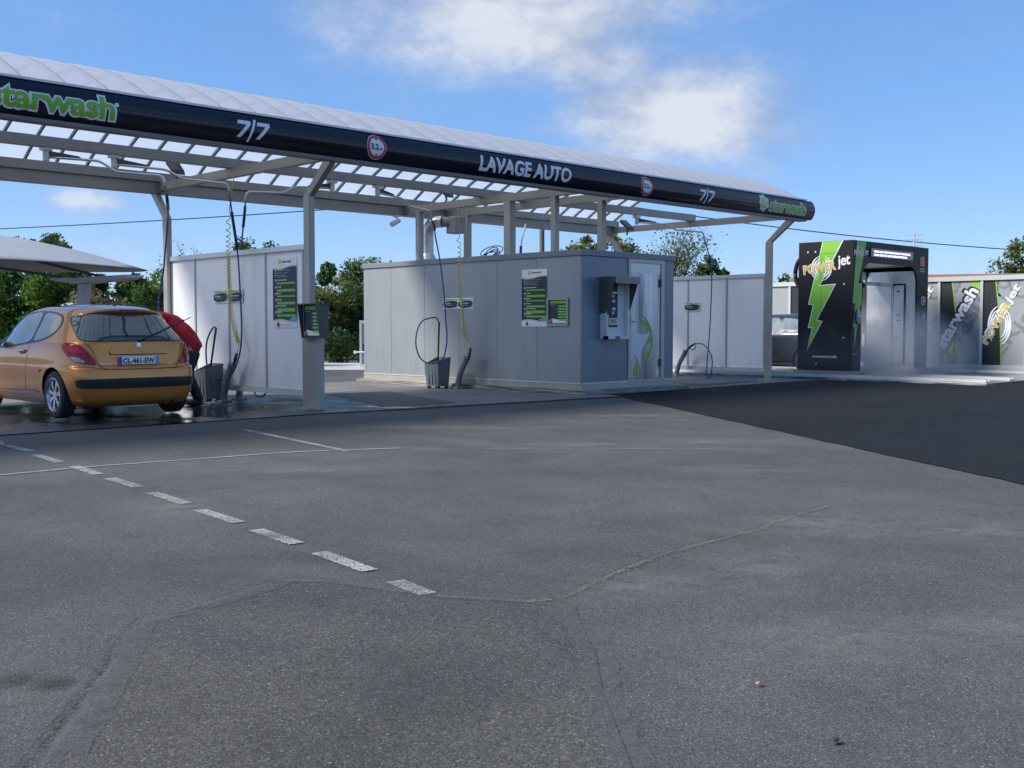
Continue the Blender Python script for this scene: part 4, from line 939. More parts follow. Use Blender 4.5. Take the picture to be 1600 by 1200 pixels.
# steel column, spray arm and fittings inside the tunnel
mb=MB(); mb.box(OX1-.05,OX1,12.85,13.12,.3,2.25); mb.box(OX1-.012,OX1-.001,13.2,13.88,.2,2.5); c_=obj('steel_column',mb,M_INOX,ga)
mb=MB()
for y in (12.835,13.135): mb.box(OX1-.03,OX1-.003,y-.012,y+.012,.25,2.3)
mb.box(OX1-.02,OX1-.003,12.84,13.13,2.27,2.31)
for z in (.9,1.35,1.5,2.1): mb.box(OX1-.06,OX1-.051,12.95,13.03,z,z+.03)
obj('nozzle_slot',mb,M_DARKP,c_)
mb=MB(); mb.box(OX1-1.0,OX1-.02,13.55,13.66,2.27,2.36,.01); mb.box(OX1-1.1,OX1-.8,13.5,13.7,2.38,2.6); mb.tube([(OX1-.9,13.6,2.4),(OX1-.9,13.6,2.72)],.03); obj('spray_arm',mb,M_INOX,ga)
mb=MB()
for dx in (0,.05,.1): mb.tube(spline([(OX1-1.05+dx,13.55,2.6),(OX1-1.07+dx,13.5,2.35),(OX1-.98+dx,13.5,2.2),(OX1-.9+dx,13.52,2.3)],4),.012,6)
obj('supply_hose',mb,M_DARKP,ga,True)
t_=[]
# bolts and lettering on the side (faces -X) and front (faces -Y)
sX=lambda off:(lambda u,v:(GX0-off,GY1-u,v)); sY=lambda off:(lambda u,v:(GX0+u,GY0-off,v))
BO=[(.64,1.0),(1.13,1.0),(.55,.657),(.96,.666),(.49,.392),(.63,.379),(.25,.151),(.40,.338),(.29,.336),(.42,.517),(.29,.52)]
BF=[(.19,1.0),(.62,1.0),(.24,.665),(.43,.672),(.43,.53),(.165,.40),(.27,.385),(.12,.16),(.15,.345),(.075,.343),(.156,.522),(.033,.525)]
def bolt2(fn,ku,u0,grow,B_=None):
    H_=GZ1-GZ0-.004; P=[(u0+p*ku,GZ0+q*H_) for p,q in (B_ or BO)]
    n=len(P);area=sum(P[i][0]*P[(i+1)%n][1]-P[(i+1)%n][0]*P[i][1] for i in range(n)); sg=1 if area>0 else -1
    if grow:
        Q=[]
        for i in range(n):
            a=Vector(P[i-1]);b=Vector(P[i]);d=Vector(P[(i+1)%n]); e_=(b-a).normalized(); f_=(d-b).normalized()
            n1=Vector((e_.y,-e_.x))*sg; n2=Vector((f_.y,-f_.x))*sg; m_=n1+n2; m_=m_*(2/max(.5,m_.length_squared))
            if m_.length>2.2: m_=m_.normalized()*2.2
            q=b+m_*grow
            if i in (0,1): q.y=b.y
            Q.append((q.x,q.y))
        P=Q
    mb=MB(); poly_geo(mb,P,fn); return mb
obj('bolt_outline',bolt2(sX(.003),1,0,.018),M_WHTXT,ga); obj('lightning_bolt',bolt2(sX(.005),1,0,0),M_LGREEN,ga)
obj('bolt_outline',bolt2(sY(.003),1,0,.008,BF),M_WHTXT,ga); obj('lightning_bolt',bolt2(sY(.005),1,0,0,BF),M_LGREEN,ga)
def powerjet(fn1,fn2,u0,v0,W,rot,par):
    mb=MB(); c,s=math.cos(rot),math.sin(rot)
    swirl(mb,fn1,u0+W*.36*c,v0+W*.11,W*.22); obj('swirl_emblem',mb,M_GREYTXT if False else M_WHTXT,par)
    mb=MB(); text_geo(mb,'POWER',fn2(.0085),u0-.01,v0-.012,W*.68,W*.185,.07,0,1.02,rot=rot); obj('lettering_outline',mb,simple('gold_edge_mat',(.86,.80,.60),.4),par)
    mb=MB(); text_geo(mb,'POWER',fn2(.0105),u0,v0,W*.66,W*.16,.03,0,1.05,rot=rot); obj('lettering',mb,M_GOLD,par)
    mb=MB(); text_geo(mb,'jet',fn2(.0105),u0+W*.70*c,v0+W*.70*s-.02,W*.26,W*.25,.02,.1,.95,rot=rot); obj('lettering',mb,M_WHTXT,par)
powerjet(sX(.0065),sX,.15,2.45,1.28,R(7),ga)
powerjet(sY(.0065),sY,.05,2.88,.70,R(0),ga)
mb=MB(); text_geo(mb,'www.swriva.info',sX(.004),.40,.47,.64,.07,.02); obj('web_address',mb,M_WHTXT,ga)
mb=MB(); text_geo(mb,'www.swriva.info',sY(.004),.02,.55,.24,.03,.02); obj('web_address',mb,M_WHTXT,ga)
mb=MB()
for u in (.02,.52): mb.box(GX0-.0015,GX0-.0004,GY1-u-.72,GY1-u-.715,1.45,2.9) if u else None
mb.box(GX0-.0058,GX0-.0052,GY1-1.2,GY1-.5,2.93,2.936); mb.box(GX0-.0058,GX0-.0052,GY1-1.25,GY1-.6,1.44,1.446); mb.box(GX0-.0058,GX0-.0052,GY1-.606,GY1-.6,1.44,2.93)
obj('panel_seam',mb,M_DARKP,ga)
mb=MB(); 
for u,v in ((.25,2.98),(.45,2.98),(.55,2.8),(1.2,2.2),(1.2,.95),(.5,.33)): mb.box(GX0-.012,GX0-.0005,GY1-u-.02,GY1-u+.02,v-.02,v+.02,.003)
obj('side_fitting',mb,M_ALU,ga)
mb=MB(); mb.box(24.22,26.4,GY0-.03,GY0-.001,2.86,3.07,.006); dp=obj('message_display',mb,M_BLACKGL,ga)
m,g=new_mat('display_text_mat'); finish(g,prin(g,(.7,.65,.8),.5,0,emit=(.85,.75,1),es=1.1))
mb=MB(); text_geo(mb,'VEUILLEZ POSITIONNER LE VEHICULE',lambda u,v:(u,GY0-.033,v),24.34,2.975,1.9,.045,.03); text_geo(mb,'PUIS SUIVRE LES INDICATIONS',lambda u,v:(u,GY0-.033,v),24.36,2.895,1.7,.045,.03); obj('display_text',mb,m,dp)
# oval sensor, round indicator lamps and small plates on the front pillars
mb=MB(); mb.prism(circ(23.63,1.44,.12,24,.17),1,GY0-.06,GY0-.0065); obj('sensor_oval',mb,simple('sensor_blue_mat',(.04,.06,.16),.2,coat=1),ga)
for z,mt_ in ((1.87,M_GREYTXT),(1.47,simple('indicator_blue_mat',(.03,.08,.3),.2)),(1.06,M_GREYTXT)):
    mb=MB(); mb.prism(circ(27.06,z,.12,28),1,GY0-.012,GY0-.001); r_=obj('indicator_ring',mb,mt_,ga)
    mb=MB(); mb.prism(circ(27.06,z,.085,28),1,GY0-.02,GY0-.0125); obj('indicator_lamp',mb,simple('indicator_dark_mat',(.05,.03,.05),.15),r_)
    mb=MB(); mb.prism([(27.01,z-.05),(27.11,z-.05),(27.11,z+.01),(27.06,z+.055),(27.01,z+.01)],1,GY0-.022,GY0-.0205); obj('indicator_symbol',mb,M_GREYTXT,r_)
mb=MB(); mb.prism([(26.86,2.74),(27.10,2.74),(27.10,2.95),(27.05,3.0),(26.86,2.97)],1,GY0-.008,GY0-.001); obj('orange_emblem',mb,M_ORANGE,ga)
mb=MB(); text_geo(mb,'LAVAGE',sY(.004),3.45,2.66,.26,.035,.02); text_geo(mb,'HAUTE PRESSION',sY(.004),3.45,2.60,.26,.03,.02); obj('small_lettering',mb,M_WHTXT,ga)
# cable drum at the back left corner
t=thing('hose_drum',(23.62,14.25,2.5),'round black hose drum beside the back of the wash gantry','hose drum')
mb=MB(); ring=[(23.55+ (0),13.84+.27*math.cos(R(a)),2.5+.40*math.sin(R(a))) for a in range(0,361,12)]
mb.tube(ring,.05,10); obj('rim',mb,M_DARKP,t,True)
mb=MB(); mb.tube([(23.5,13.84,2.5),(23.62,13.84,2.5)],.10,18)
for a in (20,140,260): mb.tube([(23.56,13.84,2.5),(23.56,13.84+.25*math.cos(R(a)),2.5+.4*math.sin(R(a)))],.025)
obj('hub',mb,M_DARKP,t,True,40)
mb=MB(); mb.box(23.58,23.7,13.93,14.3,2.3,2.4); obj('bracket',mb,M_STEEL,t)
# guide rails
def rail(x,label):
    t=thing('guide_rail',(x,12,.05),label,'rail','white gantry rails on the floor')
    mb=MB(); mb.box(x-.12,x+.12,9.1,19,.052,.075); mb.box(x-.10,x-.075,9.1,19,.075,.12); mb.box(x+.075,x+.10,9.1,19,.075,.12); obj('rail_bed',mb,M_ALU,t)
    mb=MB(); mb.box(x-.03,x+.03,9.15,19,.0755,.13); obj('running_rail',mb,M_STEEL,t)
rail(22.75,'pale guide rail along the front edge of the wash floor'); rail(24.0,'pale guide rail passing under the gantry'); rail(27.8,'pale guide rail at the foot of the printed wall')
# ---------------------------------------------------------------- printed wall right of and behind the gantry
WX=28.6
pwall=thing('printed_wall',(WX,13,0),'long wall of black and grey printed panels behind the wash gantry','wall')
mb=MB(); mb.box(WX-.06,WX+.06,6.0,21.0,.05,.16); mb.box(WX-.05,WX+.05,6.0,21.0,.16,.22); obj('bottom_rail',mb,M_ALU,pwall)
mb=MB(); mb.box(WX-.07,WX+.07,6.0,21.0,2.41,2.53); obj('top_rail',mb,M_ALU,pwall)
pe=[21.0]+[12.77+1.13*k for k in range(7,-7,-1)]; pe=[p for p in pe if 6<p<21]
pe=sorted(set([round(12.77+1.13*k,3) for k in range(-6,8)]),reverse=True)
M_PG=simple('printed_grey_mat',(.30,.31,.325),.5,0,.05,2); M_PBL=simple('printed_black_mat',(.022,.024,.028),.45,0,.08); M_PG2=simple('printed_mid_grey_mat',(.19,.20,.21),.5,0,.05); M_PG3=simple('printed_pale_grey_mat',(.30,.31,.325),.5,0,.05)
WU=lambda yl:(lambda off:(lambda u,v:(WX-.02-off,yl-u,.22+v)))
HW=2.19
def clip_rect(P,fs,w,h):
    bm=bmesh.new(); V=[bm.verts.new((p[0],p[1],0)) for p in P]
    for f in fs:
        try: bm.faces.new([V[i] for i in f])
        except ValueError: pass
    for co_,no in (((0,0,0),(-1,0,0)),((w,0,0),(1,0,0)),((0,0,0),(0,-1,0)),((0,h,0),(0,1,0))):
        bmesh.ops.bisect_plane(bm,geom=bm.verts[:]+bm.edges[:]+bm.faces[:],plane_co=co_,plane_no=no,clear_outer=True)
    bm.verts.index_update(); r=([(q.co.x,q.co.y) for q in bm.verts],[[q.index for q in f.verts] for f in bm.faces]); bm.free(); return r
def ctext(mb,s,fn,u0,v0,W,H,bold,rot,w,h,shear=0):
    vs,fs,w0,h0=text2d(s,bold,shear,1.0); c,sn=math.cos(rot),math.sin(rot)
    P=[(u0+x*W/w0*c-y*H/h0*sn,v0+x*W/w0*sn+y*H/h0*c) for x,y in vs]
    a,b=clip_rect(P,fs,w,h)
    if a: mb.add([fn(*p) for p in a],b)
def cpoly(mb,P,fn,w,h):
    a,b=clip_rect(P,[tuple(range(len(P)))],w,h)
    if a: mb.add([fn(*p) for p in a],b)
for i,(ya,yb) in enumerate(zip(pe[:-1],pe[1:])):
    kind=(i-len([p for p in pe if p>12.8]))%2    # 0: green star panel, 1: gold panel
    w_=ya-yb-.07; fnn=WU(ya-.035)
    mb=MB(); mb.box(WX-.02,WX+.02,yb+.035,ya-.035,.22,2.41); p=obj('printed_panel',mb,M_PG,pwall)
    mb=MB(); mb.box(WX-.055,WX+.03,yb-.034,yb+.034,.22,2.41); obj('upright',mb,M_ALU,pwall)
    if ya>17.7 or yb<8: continue
    edge=[(.30+.13*t_+.07*math.sin(t_*2.4),HW*(1-t_)) for t_ in [q/14 for q in range(15)]]
    mb=MB(); flat_geo(mb,[(0,b) for a,b in edge]+edge,[(k,k+1,16+k,15+k) for k in range(14)],fnn(.003)); obj('black_print',mb,M_PBL,p)
    mb=MB(); flat_geo(mb,[(a-.012,b) for a,b in edge]+[(a+.02,b) for a,b in edge],[(k,k+1,16+k,15+k) for k in range(14)],fnn(.005)); obj('green_line',mb,M_LGREEN,p)
    mb=MB()
    if kind==0:
        ctext(mb,'wash',fnn(.0022),.10,1.35,1.5,.5,.03,R(58),w_,HW); ctext(mb,'wash',fnn(.0022),.40,.18,1.7,.55,.03,R(60),w_,HW); obj('grey_lettering',mb,M_PG2,p)
        mb=MB(); cpoly(mb,[(.80,HW),(1.02,HW),(1.04,1.78),(.96,1.95),(.86,1.9)],fnn(.0026),w_,HW)
        for (a,b,r1) in ((.30,.36,.13),(.16,.16,.12),(.37,.52,.08)):
            cpoly(mb,circ(a,b,r1*.5,16,r1),fnn(.0042),w_,HW)
        cpoly(mb,arcband(.1,.42,.36,.42,-80,55,.035,.006,20),fnn(.0042),w_,HW); obj('green_swirl',mb,M_LGREEN,p)
        ln=1.90; rt=R(60)
        mb=MB(); ctext(mb,'starwash',fnn(.0062),.13,.34,ln*.97,.42,.09,rt,w_,HW); obj('lettering_outline',mb,M_PBL,p)
        mb=MB(); ctext(mb,'starwash',fnn(.0082),.14,.38,ln*.93,.34,.035,rt,w_,HW); obj('lettering',mb,M_WHTXT,p)
    else:
        for k,(a,b) in enumerate(((.62,2.0),(.95,2.05))): cpoly(mb,arcband(a,b,.3,.34,150,400,.07,.02),fnn(.0022),w_,HW)
        ctext(mb,'POWER',fnn(.0022),.42,1.75,1.3,.34,.02,R(50),w_,HW); ctext(mb,'ERjet',fnn(.0022),.55,.12,1.7,.4,.02,R(55),w_,HW); obj('grey_lettering',mb,M_PG2,p)
        mb=MB()
        for q in (1,.82,.64): 
            cpoly(mb,arcband(.42,1.02,.30*q,.50*q,95,235,.05,.008,20),fnn(.0042),w_,HW); cpoly(mb,arcband(.42,1.02,.30*q,.50*q,-85,55,.05,.008,20),fnn(.0042),w_,HW)
        obj('swirl_emblem',mb,M_WHTXT,p)
        rt=R(60)
        mb=MB(); ctext(mb,'POWER',fnn(.0062),.13,.50,1.22,.25,.075,rt,w_,HW); obj('lettering_outline',mb,M_WHTXT,p)
        mb=MB(); ctext(mb,'POWER',fnn(.0082),.14,.52,1.19,.21,.03,rt,w_,HW); obj('lettering',mb,M_GOLD,p)
        mb=MB(); ctext(mb,'jet',fnn(.0082),.74,1.52,.52,.26,.02,rt,w_,HW,.1); obj('script_lettering',mb,M_WHTXT,p)
# ---------------------------------------------------------------- spray mist
bm=bmesh.new(); bmesh.ops.create_icosphere(bm,subdivisions=3,radius=1)
mb=MB(); mb.frombm(bm)
m,g=new_mat('water_mist_mat'); tc=g.node('ShaderNodeTexCoord'); P=wpos(g)
ln=g.node('ShaderNodeVectorMath',operation='LENGTH'); g.l.new(tc.outputs['Object'],ln.inputs[0])
fall=g.m('SUBTRACT',1,ln.outputs['Value'],clamp=True)
nz=g.m('MULTIPLY',g.m('SUBTRACT',g.noise(P,.9,4,.6,.5),.30),2.2,clamp=True)
pv_=g.node('ShaderNodeVolumePrincipled'); pv_.inputs['Color'].default_value=(.93,.95,.98,1); pv_.inputs['Anisotropy'].default_value=.2
g.l.new(g.m('MULTIPLY',g.m('MULTIPLY',fall,nz),1.7),pv_.inputs['Density']); finish(g,None,pv_.outputs[0])
o=obj('water_mist',mb,m); o.location=(25.6,13.0,.5); o.scale=(3.0,2.2,1.5); tag(o,'pale spray mist drifting around the foot of the wash gantry','mist',None,'stuff')
def interp(pts,z,col):
    # monotone-ish catmull interpolation over control rows
    n=len(pts)
    if z<=pts[0][0]: return pts[0][col]
    if z>=pts[-1][0]: return pts[-1][col]
    for i in range(n-1):
        if pts[i][0]<=z<=pts[i+1][0]:
            a,b=pts[i],pts[i+1]; t=(z-a[0])/(b[0]-a[0])
            m0=(b[col]-pts[i-1][col])/(b[0]-pts[i-1][0]) if i>0 else (b[col]-a[col])/(b[0]-a[0])
            m1=(pts[i+2][col]-a[col])/(pts[i+2][0]-a[0]) if i+2<n else (b[col]-a[col])/(b[0]-a[0])
            h=b[0]-a[0]; d=(b[col]-a[col])/h
            if d==0: m0=m1=0
            else:
                if m0*d<0: m0=0
                if m1*d<0: m1=0
                m0=math.copysign(min(abs(m0),3*abs(d)),d); m1=math.copysign(min(abs(m1),3*abs(d)),d)
            t2,t3=t*t,t*t*t
            return (2*t3-3*t2+1)*a[col]+(t3-2*t2+t)*h*m0+(-2*t3+3*t2)*b[col]+(t3-t2)*h*m1
#        z     w     rear   front  nr  nf
HATCH=[(.18,.780,.120,3.88,7.0,4.5),
       (.25,.820,.050,3.96,7.5,4),
       (.40,.860,.014,4.01,7.5,3.6),
       (.52,.874,.000,4.03,7.5,3.6),
       (.62,.878,.008,4.02,7.5,3.6),
       (.66,.878,.022,4.00,7.5,3.6),
       (.70,.876,.075,3.97,7.0,3.6),
       (.78,.875,.082,3.90,6.6,3.6),
       (.86,.870,.090,3.76,6.4,3.4),
       (.93,.858,.100,3.52,6.2,3.0),
       (.98,.842,.112,3.32,6.0,2.8),
       (1.03,.815,.135,3.17,5.6,2.8),
       (1.10,.778,.185,3.04,5.2,2.8),
       (1.20,.720,.270,2.93,5.0,2.8),
       (1.30,.660,.350,2.76,5.0,2.8),
       (1.36,.618,.400,2.61,4.8,2.8),
       (1.41,.565,.445,2.44,4.4,2.6),
       (1.445,.490,.54,2.20,3.8,2.4),
       (1.47,.380,.72,2.02,3.0,2.2),
       (1.485,.260,.95,1.85,2.4,2.0),
       (1.492,.120,1.15,1.70,2.0,2.0)]
def body_rings(T,sc=1.9,na=160,nz=96):
    vs=[];fs=[]
    z0,z1=T[0][0],T[-1][0]
    for k in range(nz+1):
        t=k/nz; z=z0+(z1-z0)*(1-(1-t)**1.25)
        w,r,f,nr,nf=[interp(T,z,c) for c in range(1,6)]
        c=min(max(sc,r+.3*(f-r)),r+.7*(f-r))
        c=sc if r+.1<sc<f-.1 else (r+f)/2
        for j in range(na):
            a=2*math.pi*j/na
            co,si=math.cos(a),math.sin(a)
            n=nf if si>0 else nr; L=(f-c) if si>0 else (c-r)
            # even-arc superellipse by radial form
            rr=(abs(co)**n+abs(si)**n)**(-1/n)
            x=w*co*rr; s=c+L*si*rr
            vs.append((x,s,z))
    for k in range(nz):
        for j in range(na):
            a=k*na+j; b=k*na+(j+1)%na
            fs.append((a,b,b+na,a+na))
    fs.append(tuple(range(na-1,-1,-1)))
    fs.append(tuple(range(nz*na,nz*na+na)))
    return vs,fs
# ---------------------------------------------------------------- cars
def wheel(t,x,s,out,fr,rad=.305):
    """out=-1: outer face towards -x"""
    P=lambda a,r,k:fr(x+out*a,s+r*math.cos(k),rad+.012+r*math.sin(k))
    mb=MB(); n=40; prof=[(-.10,.21),(-.10,.28),(-.075,rad),(.075,rad),(.098,.285),(.102,.232),(.09,.222),(.06,.21)]
    v=[P(a,r,2*math.pi*k/n) for a,r in prof for k in range(n)]
    f=[(i*n+k,i*n+(k+1)%n,(i+1)*n+(k+1)%n,(i+1)*n+k) for i in range(len(prof)-1) for k in range(n)]
    mb.add(v,f); w_=obj('wheel',mb,M_RUBBER,t,True,40)
    mb=MB(); prof=[(-.06,.214),(.055,.205),(.098,.222),(.100,.212),(.078,.198),(.0,.19)]
    v=[P(a,r,2*math.pi*k/n) for a,r in prof for k in range(n)]; mb.add(v,[(i*n+k,i*n+(k+1)%n,(i+1)*n+(k+1)%n,(i+1)*n+k) for i in range(len(prof)-1) for k in range(n)])
    for k in range(7):
        a0=2*math.pi*k/7+.3
        for da in (-.13,.13):
            q=[]
            for aa,rr,hw in ((.072,.045,.034),(.086,.12,.022),(.080,.20,.026)):
                for sgn in (-1,1):
                    ang=a0+da*(rr/.205)+sgn*hw/max(rr,.06)*.55; q.append(P(aa,rr,ang)); q.append(P(aa-.03,rr,ang))
            mb.add(q,[(0,2,6,4),(4,6,10,8),(0,4,5,1),(4,8,9,5),(2,3,7,6),(6,7,11,10)])
    v=[P(.075,.055,2*math.pi*k/20) for k in range(20)]+[P(.03,.055,2*math.pi*k/20) for k in range(20)]
    mb.add(v,[tuple(range(20))]+[(k,(k+1)%20,20+(k+1)%20,20+k) for k in range(20)]); obj('rim',mb,M_ALLOY,w_,True,30)
    mb=MB(); v=[P(.0,.175,2*math.pi*k/24) for k in range(24)]; mb.add(v,[tuple(range(24))]); obj('brake_disc',mb,M_DARKP,w_)
def car(name,loc,heading,paint,glass,gside,scale,label,full=True):
    """heading: +1 front towards +Y, -1 front towards -Y"""
    ox,oy=loc; sx,sy,sz=scale
    fr=lambda x,s,z:(ox+x*sx*(1 if heading>0 else -1),oy+s*sy*heading,z*sz+.012)
    t=thing(name,(ox,oy,0),label,'car')
    vs,fs=body_rings(HATCH)
    vs=[(x,s,z) for x,s,z in vs]
    bv=BVHTree.FromPolygons([Vector(v) for v in vs],fs)
    mb=MB(); mb.add([fr(*v) for v in vs],fs); body=obj('body',mb,[paint,M_DARKP],t,True,60)
    # wheel arches cut by boolean
    cut=MB()
    for s_ in (.715,3.255):
        for sd_ in (-1,1):
            x0_,x1_=(-.95,-.60) if sd_<0 else (.60,.95)
            n=40; pr=[(s_+.375*math.cos(2*math.pi*k/n),.30+.375*math.sin(2*math.pi*k/n)) for k in range(n)]
            cut.add([fr(x,a,b) for x in (x0_,x1_) for a,b in pr],[tuple(range(n-1,-1,-1)),tuple(range(n,2*n))]+[(i,(i+1)%n,n+(i+1)%n,n+i) for i in range(n)])
    co_=obj('cutter',cut,[M_DARKP]); 
    md=body.modifiers.new('arch','BOOLEAN'); md.operation='DIFFERENCE'; md.object=co_; md.solver='EXACT'; md.material_mode='TRANSFER'
    dg=bpy.context.evaluated_depsgraph_get(); me=bpy.data.meshes.new_from_object(body.evaluated_get(dg)); body.modifiers.clear(); body.data=me; bpy.data.objects.remove(co_)
    for p in me.polygons: p.use_smooth=True
    me.set_sharp_from_angle(angle=R(50))
    def rnd(P,k=2):
        for _ in range(k):
            Q=[]
            for i in range(len(P)):
                a=P[i];b=P[(i+1)%len(P)]; Q+=[(a[0]*.75+b[0]*.25,a[1]*.75+b[1]*.25),(a[0]*.25+b[0]*.75,a[1]*.25+b[1]*.75)]
            P=Q
        return P
    def proj(nm,poly,mode,mat,off=.004,cut_=.035,parent=body,mirror=False,fs2=None):
        """lay a flat outline on the body shell. mode: side (s,z), rear (x,z), corner (u,z), top (x,s), front"""
        bm=bmesh.new()
        faces=fs2 or [tuple(range(len(poly)))]
        V=[bm.verts.new((p[0],p[1],0)) for p in poly]
        for f in faces:
            try: bm.faces.new([V[i] for i in f])
            except ValueError: pass
        for ax in (0,1):
            lo=min(p[ax] for p in poly); hi=max(p[ax] for p in poly); q=lo+cut_
            while q<hi:
                n_=(1,0,0) if ax==0 else (0,1,0); c_=(q,0,0) if ax==0 else (0,q,0)
                bmesh.ops.bisect_plane(bm,geom=bm.verts[:]+bm.edges[:]+bm.faces[:],plane_co=c_,plane_no=n_); q+=cut_
        bm.verts.index_update(); out=[]
        r2=math.sqrt(.5)
        for q in bm.verts:
            u,v=q.co.x,q.co.y
            if mode=='side': o_,d_=Vector((-3,u,v)),Vector((1,0,0))
            elif mode=='rear': o_,d_=Vector((u,-3,v)),Vector((0,1,0))
            elif mode=='corner': o_,d_=Vector((u*r2,-u*r2,v))-Vector((r2,r2,0))*4,Vector((r2,r2,0))
            elif mode=='top': o_,d_=Vector((u,v,3)),Vector((0,0,-1))
            elif mode=='front': o_,d_=Vector((u,7,v)),Vector((0,-1,0))
            h=bv.ray_cast(o_,d_)
            if h[0] is None:
                nn_=bv.find_nearest(o_+d_*3); p=nn_[0]; nrm=nn_[1]
            else: p,nrm=h[0],h[1]
            if nrm.dot(d_)>0: nrm=-nrm
            p=p+nrm*off
            if mirror: p=Vector((-p.x,p.y,p.z))
            out.append(fr(*p))
        m2=MB(); m2.add(out,[[q.index for q in f.verts] for f in bm.faces]); bm.free()
        return obj(nm,m2,mat,parent,True)
    def line(nm,pts,wd,mode,mat,off=.002,mirror=False,smooth_=True):
        Q=[Vector((a,b,0)) for a,b in pts]; Q=spline(Q,6) if smooth_ and len(Q)>2 else Q
        L=[];Rr=[]
        for i,p in enumerate(Q):
            t_=(Q[min(i+1,len(Q)-1)]-Q[max(i-1,0)]).normalized(); n_=Vector((-t_.y,t_.x,0))*wd/2; L.append((p+n_)[:2]); Rr.append((p-n_)[:2])
        return proj(nm,L+Rr,mode,mat,off,.2,body,mirror,[(i,i+1,len(Q)+i+1,len(Q)+i) for i in range(len(Q)-1)])
    # glass
    rw=[(-.60,1.008),(-.665,1.02),(-.69,1.04),(-.675,1.13),(-.64,1.24),(-.60,1.32),(-.53,1.348),(-.39,1.362),(-.16,1.368)]
    rw=rw+[(-a,b) for a,b in rw[::-1]]
    proj('rear_window_seal',rnd([(a*1.012,b+(.007 if b>1.2 else -.008)) for a,b in rw]),'rear',M_TRIMCAR,.0025)
    proj('rear_window',rnd(rw),'rear',glass,.005)
    door=[(2.33,.935),(2.45,1.05),(2.36,1.16),(2.22,1.29),(2.07,1.352),(1.81,1.382),(1.60,1.384),(1.525,1.27),(1.49,1.12),(1.49,.992),(1.9,.955)]
    frontq=[(2.40,.925),(2.55,1.05),(2.64,1.07),(2.86,.935),(2.65,.915)]
    quart=[(1.425,.998),(1.425,1.12),(1.445,1.26),(1.50,1.376),(1.285,1.370),(1.04,1.342),(.90,1.303),(.838,1.24),(.842,1.165),(.92,1.092),(1.11,1.03)]
    for mir in (False,True):
        allw=[(2.93,.90),(2.84,.99),(2.55,1.21),(2.28,1.35),(2.08,1.39),(1.85,1.405),(1.5,1.402),(1.28,1.392),(1.03,1.363),(.88,1.322),(.81,1.25),(.82,1.155),(.90,1.07),(1.10,1.01),(1.42,.975),(1.9,.935),(2.3,.91),(2.6,.895)]
        proj('window_surround',rnd(allw),'side',M_TRIMCAR,.0022,mirror=mir)
        proj('door_window',rnd(door,2),'side',gside,.0055,mirror=mir); proj('quarter_window',rnd(quart),'side',gside,.0055,mirror=mir)
        proj('front_quarter_window',[(2.42,.925),(2.52,1.06),(2.58,1.12),(2.72,1.0),(2.84,.918)],'side',gside,.0055,mirror=mir)
        line('door_gap',[(1.60,1.40),(1.52,1.36),(1.472,1.15),(1.465,.965),(1.51,.865),(1.565,.70),(1.61,.46),(1.72,.30),(1.9,.27)],.008,'side',M_GAPSHADOW if full else M_DARKP,mirror=mir)
        # lamps: corner outline (u along the diagonal)
        lamp=[(-.942,.972),(-.860,.988),(-.72,.980),(-.64,.95),(-.545,.868),(-.485,.789),(-.452,.718),(-.48,.711),(-.59,.722),(-.716,.746),(-.795,.795),(-.878,.866),(-.925,.925)]
        tl=proj('tail_lamp',rnd(lamp),'corner',M_TAIL,.010,.03,mirror=mir)
        proj('clear_lens',[(-.80,.812),(-.72,.812),(-.65,.797),(-.59,.762),(-.575,.738),(-.62,.741),(-.70,.756),(-.76,.782)],'corner',M_LENS,.013,.03,tl,mir)
        proj('upper_lens',[(-.86,.955),(-.74,.955),(-.67,.925),(-.62,.87),(-.68,.85),(-.78,.87),(-.84,.91)],'corner',M_TAILB,.013,.03,tl,mir)
        hl=proj('headlamp',[(.42,.70),(.60,.74),(.80,.80),(.80,.68),(.60,.60),(.42,.62)],'front',M_LENS,.008,mirror=mir)
        proj('side_moulding',[(1.095,.637),(1.6,.622),(3.0,.60),(3.0,.572),(1.6,.592),(1.18,.599),(1.09,.612)],'side',paint,.014,mirror=mir)
        proj('sill_moulding',[(1.20,.337),(1.39,.350),(1.79,.342),(2.85,.315),(2.85,.285),(1.8,.30),(1.42,.312)],'side',paint,.014,mirror=mir)
        proj('handle_shadow',rnd([(1.80,.84),(1.70,.825),(1.58,.835),(1.56,.87),(1.66,.895),(1.78,.88)]),'side',M_GAPSHADOW if full else M_DARKP,.004,mirror=mir); proj('door_handle',rnd([(1.82,.858),(1.70,.868),(1.57,.860),(1.56,.882),(1.70,.893),(1.82,.882)]),'side',paint,.026,mirror=mir)
    # mirrors
    for sd_ in (-1,1):
        m3=MB(); bm=bmesh.new(); bmesh.ops.create_icosphere(bm,subdivisions=2,radius=1)
        for q in bm.verts: q.co=Vector(fr(sd_*.95+q.co.x*.11,2.55+q.co.y*.08,1.0+q.co.z*.08))
        m3.frombm(bm); obj('wing_mirror',m3,paint,t,True)
    # windscreen
    ws=[(-.70,1.00),(-.62,1.24),(-.52,1.38),(0,1.41),(.52,1.38),(.62,1.24),(.70,1.0),(0,.985)]
    proj('windscreen',ws,'front',glass,.004)
    proj('front_grille',[(-.45,.30),(.45,.30),(.38,.46),(-.38,.46)],'front',M_TRIMCAR,.004)
    # roof glass
    proj('roof_glass',[(-.40,.86),(.40,.86),(.42,1.5),(.40,2.0),(0,2.08),(-.40,2.0),(-.42,1.5)],'top',M_BLACKGL,.004,.08)
    # rear detail
    hatch=[(-.665,1.0),(-.60,.90),(-.566,.80),(-.535,.72),(-.50,.675),(-.43,.655),(0,.648),(.43,.655),(.50,.675),(.535,.72),(.566,.80),(.60,.90),(.665,1.0)]
    line('hatch_gap',hatch,.009,'rear',M_GAPSHADOW if full else M_DARKP)
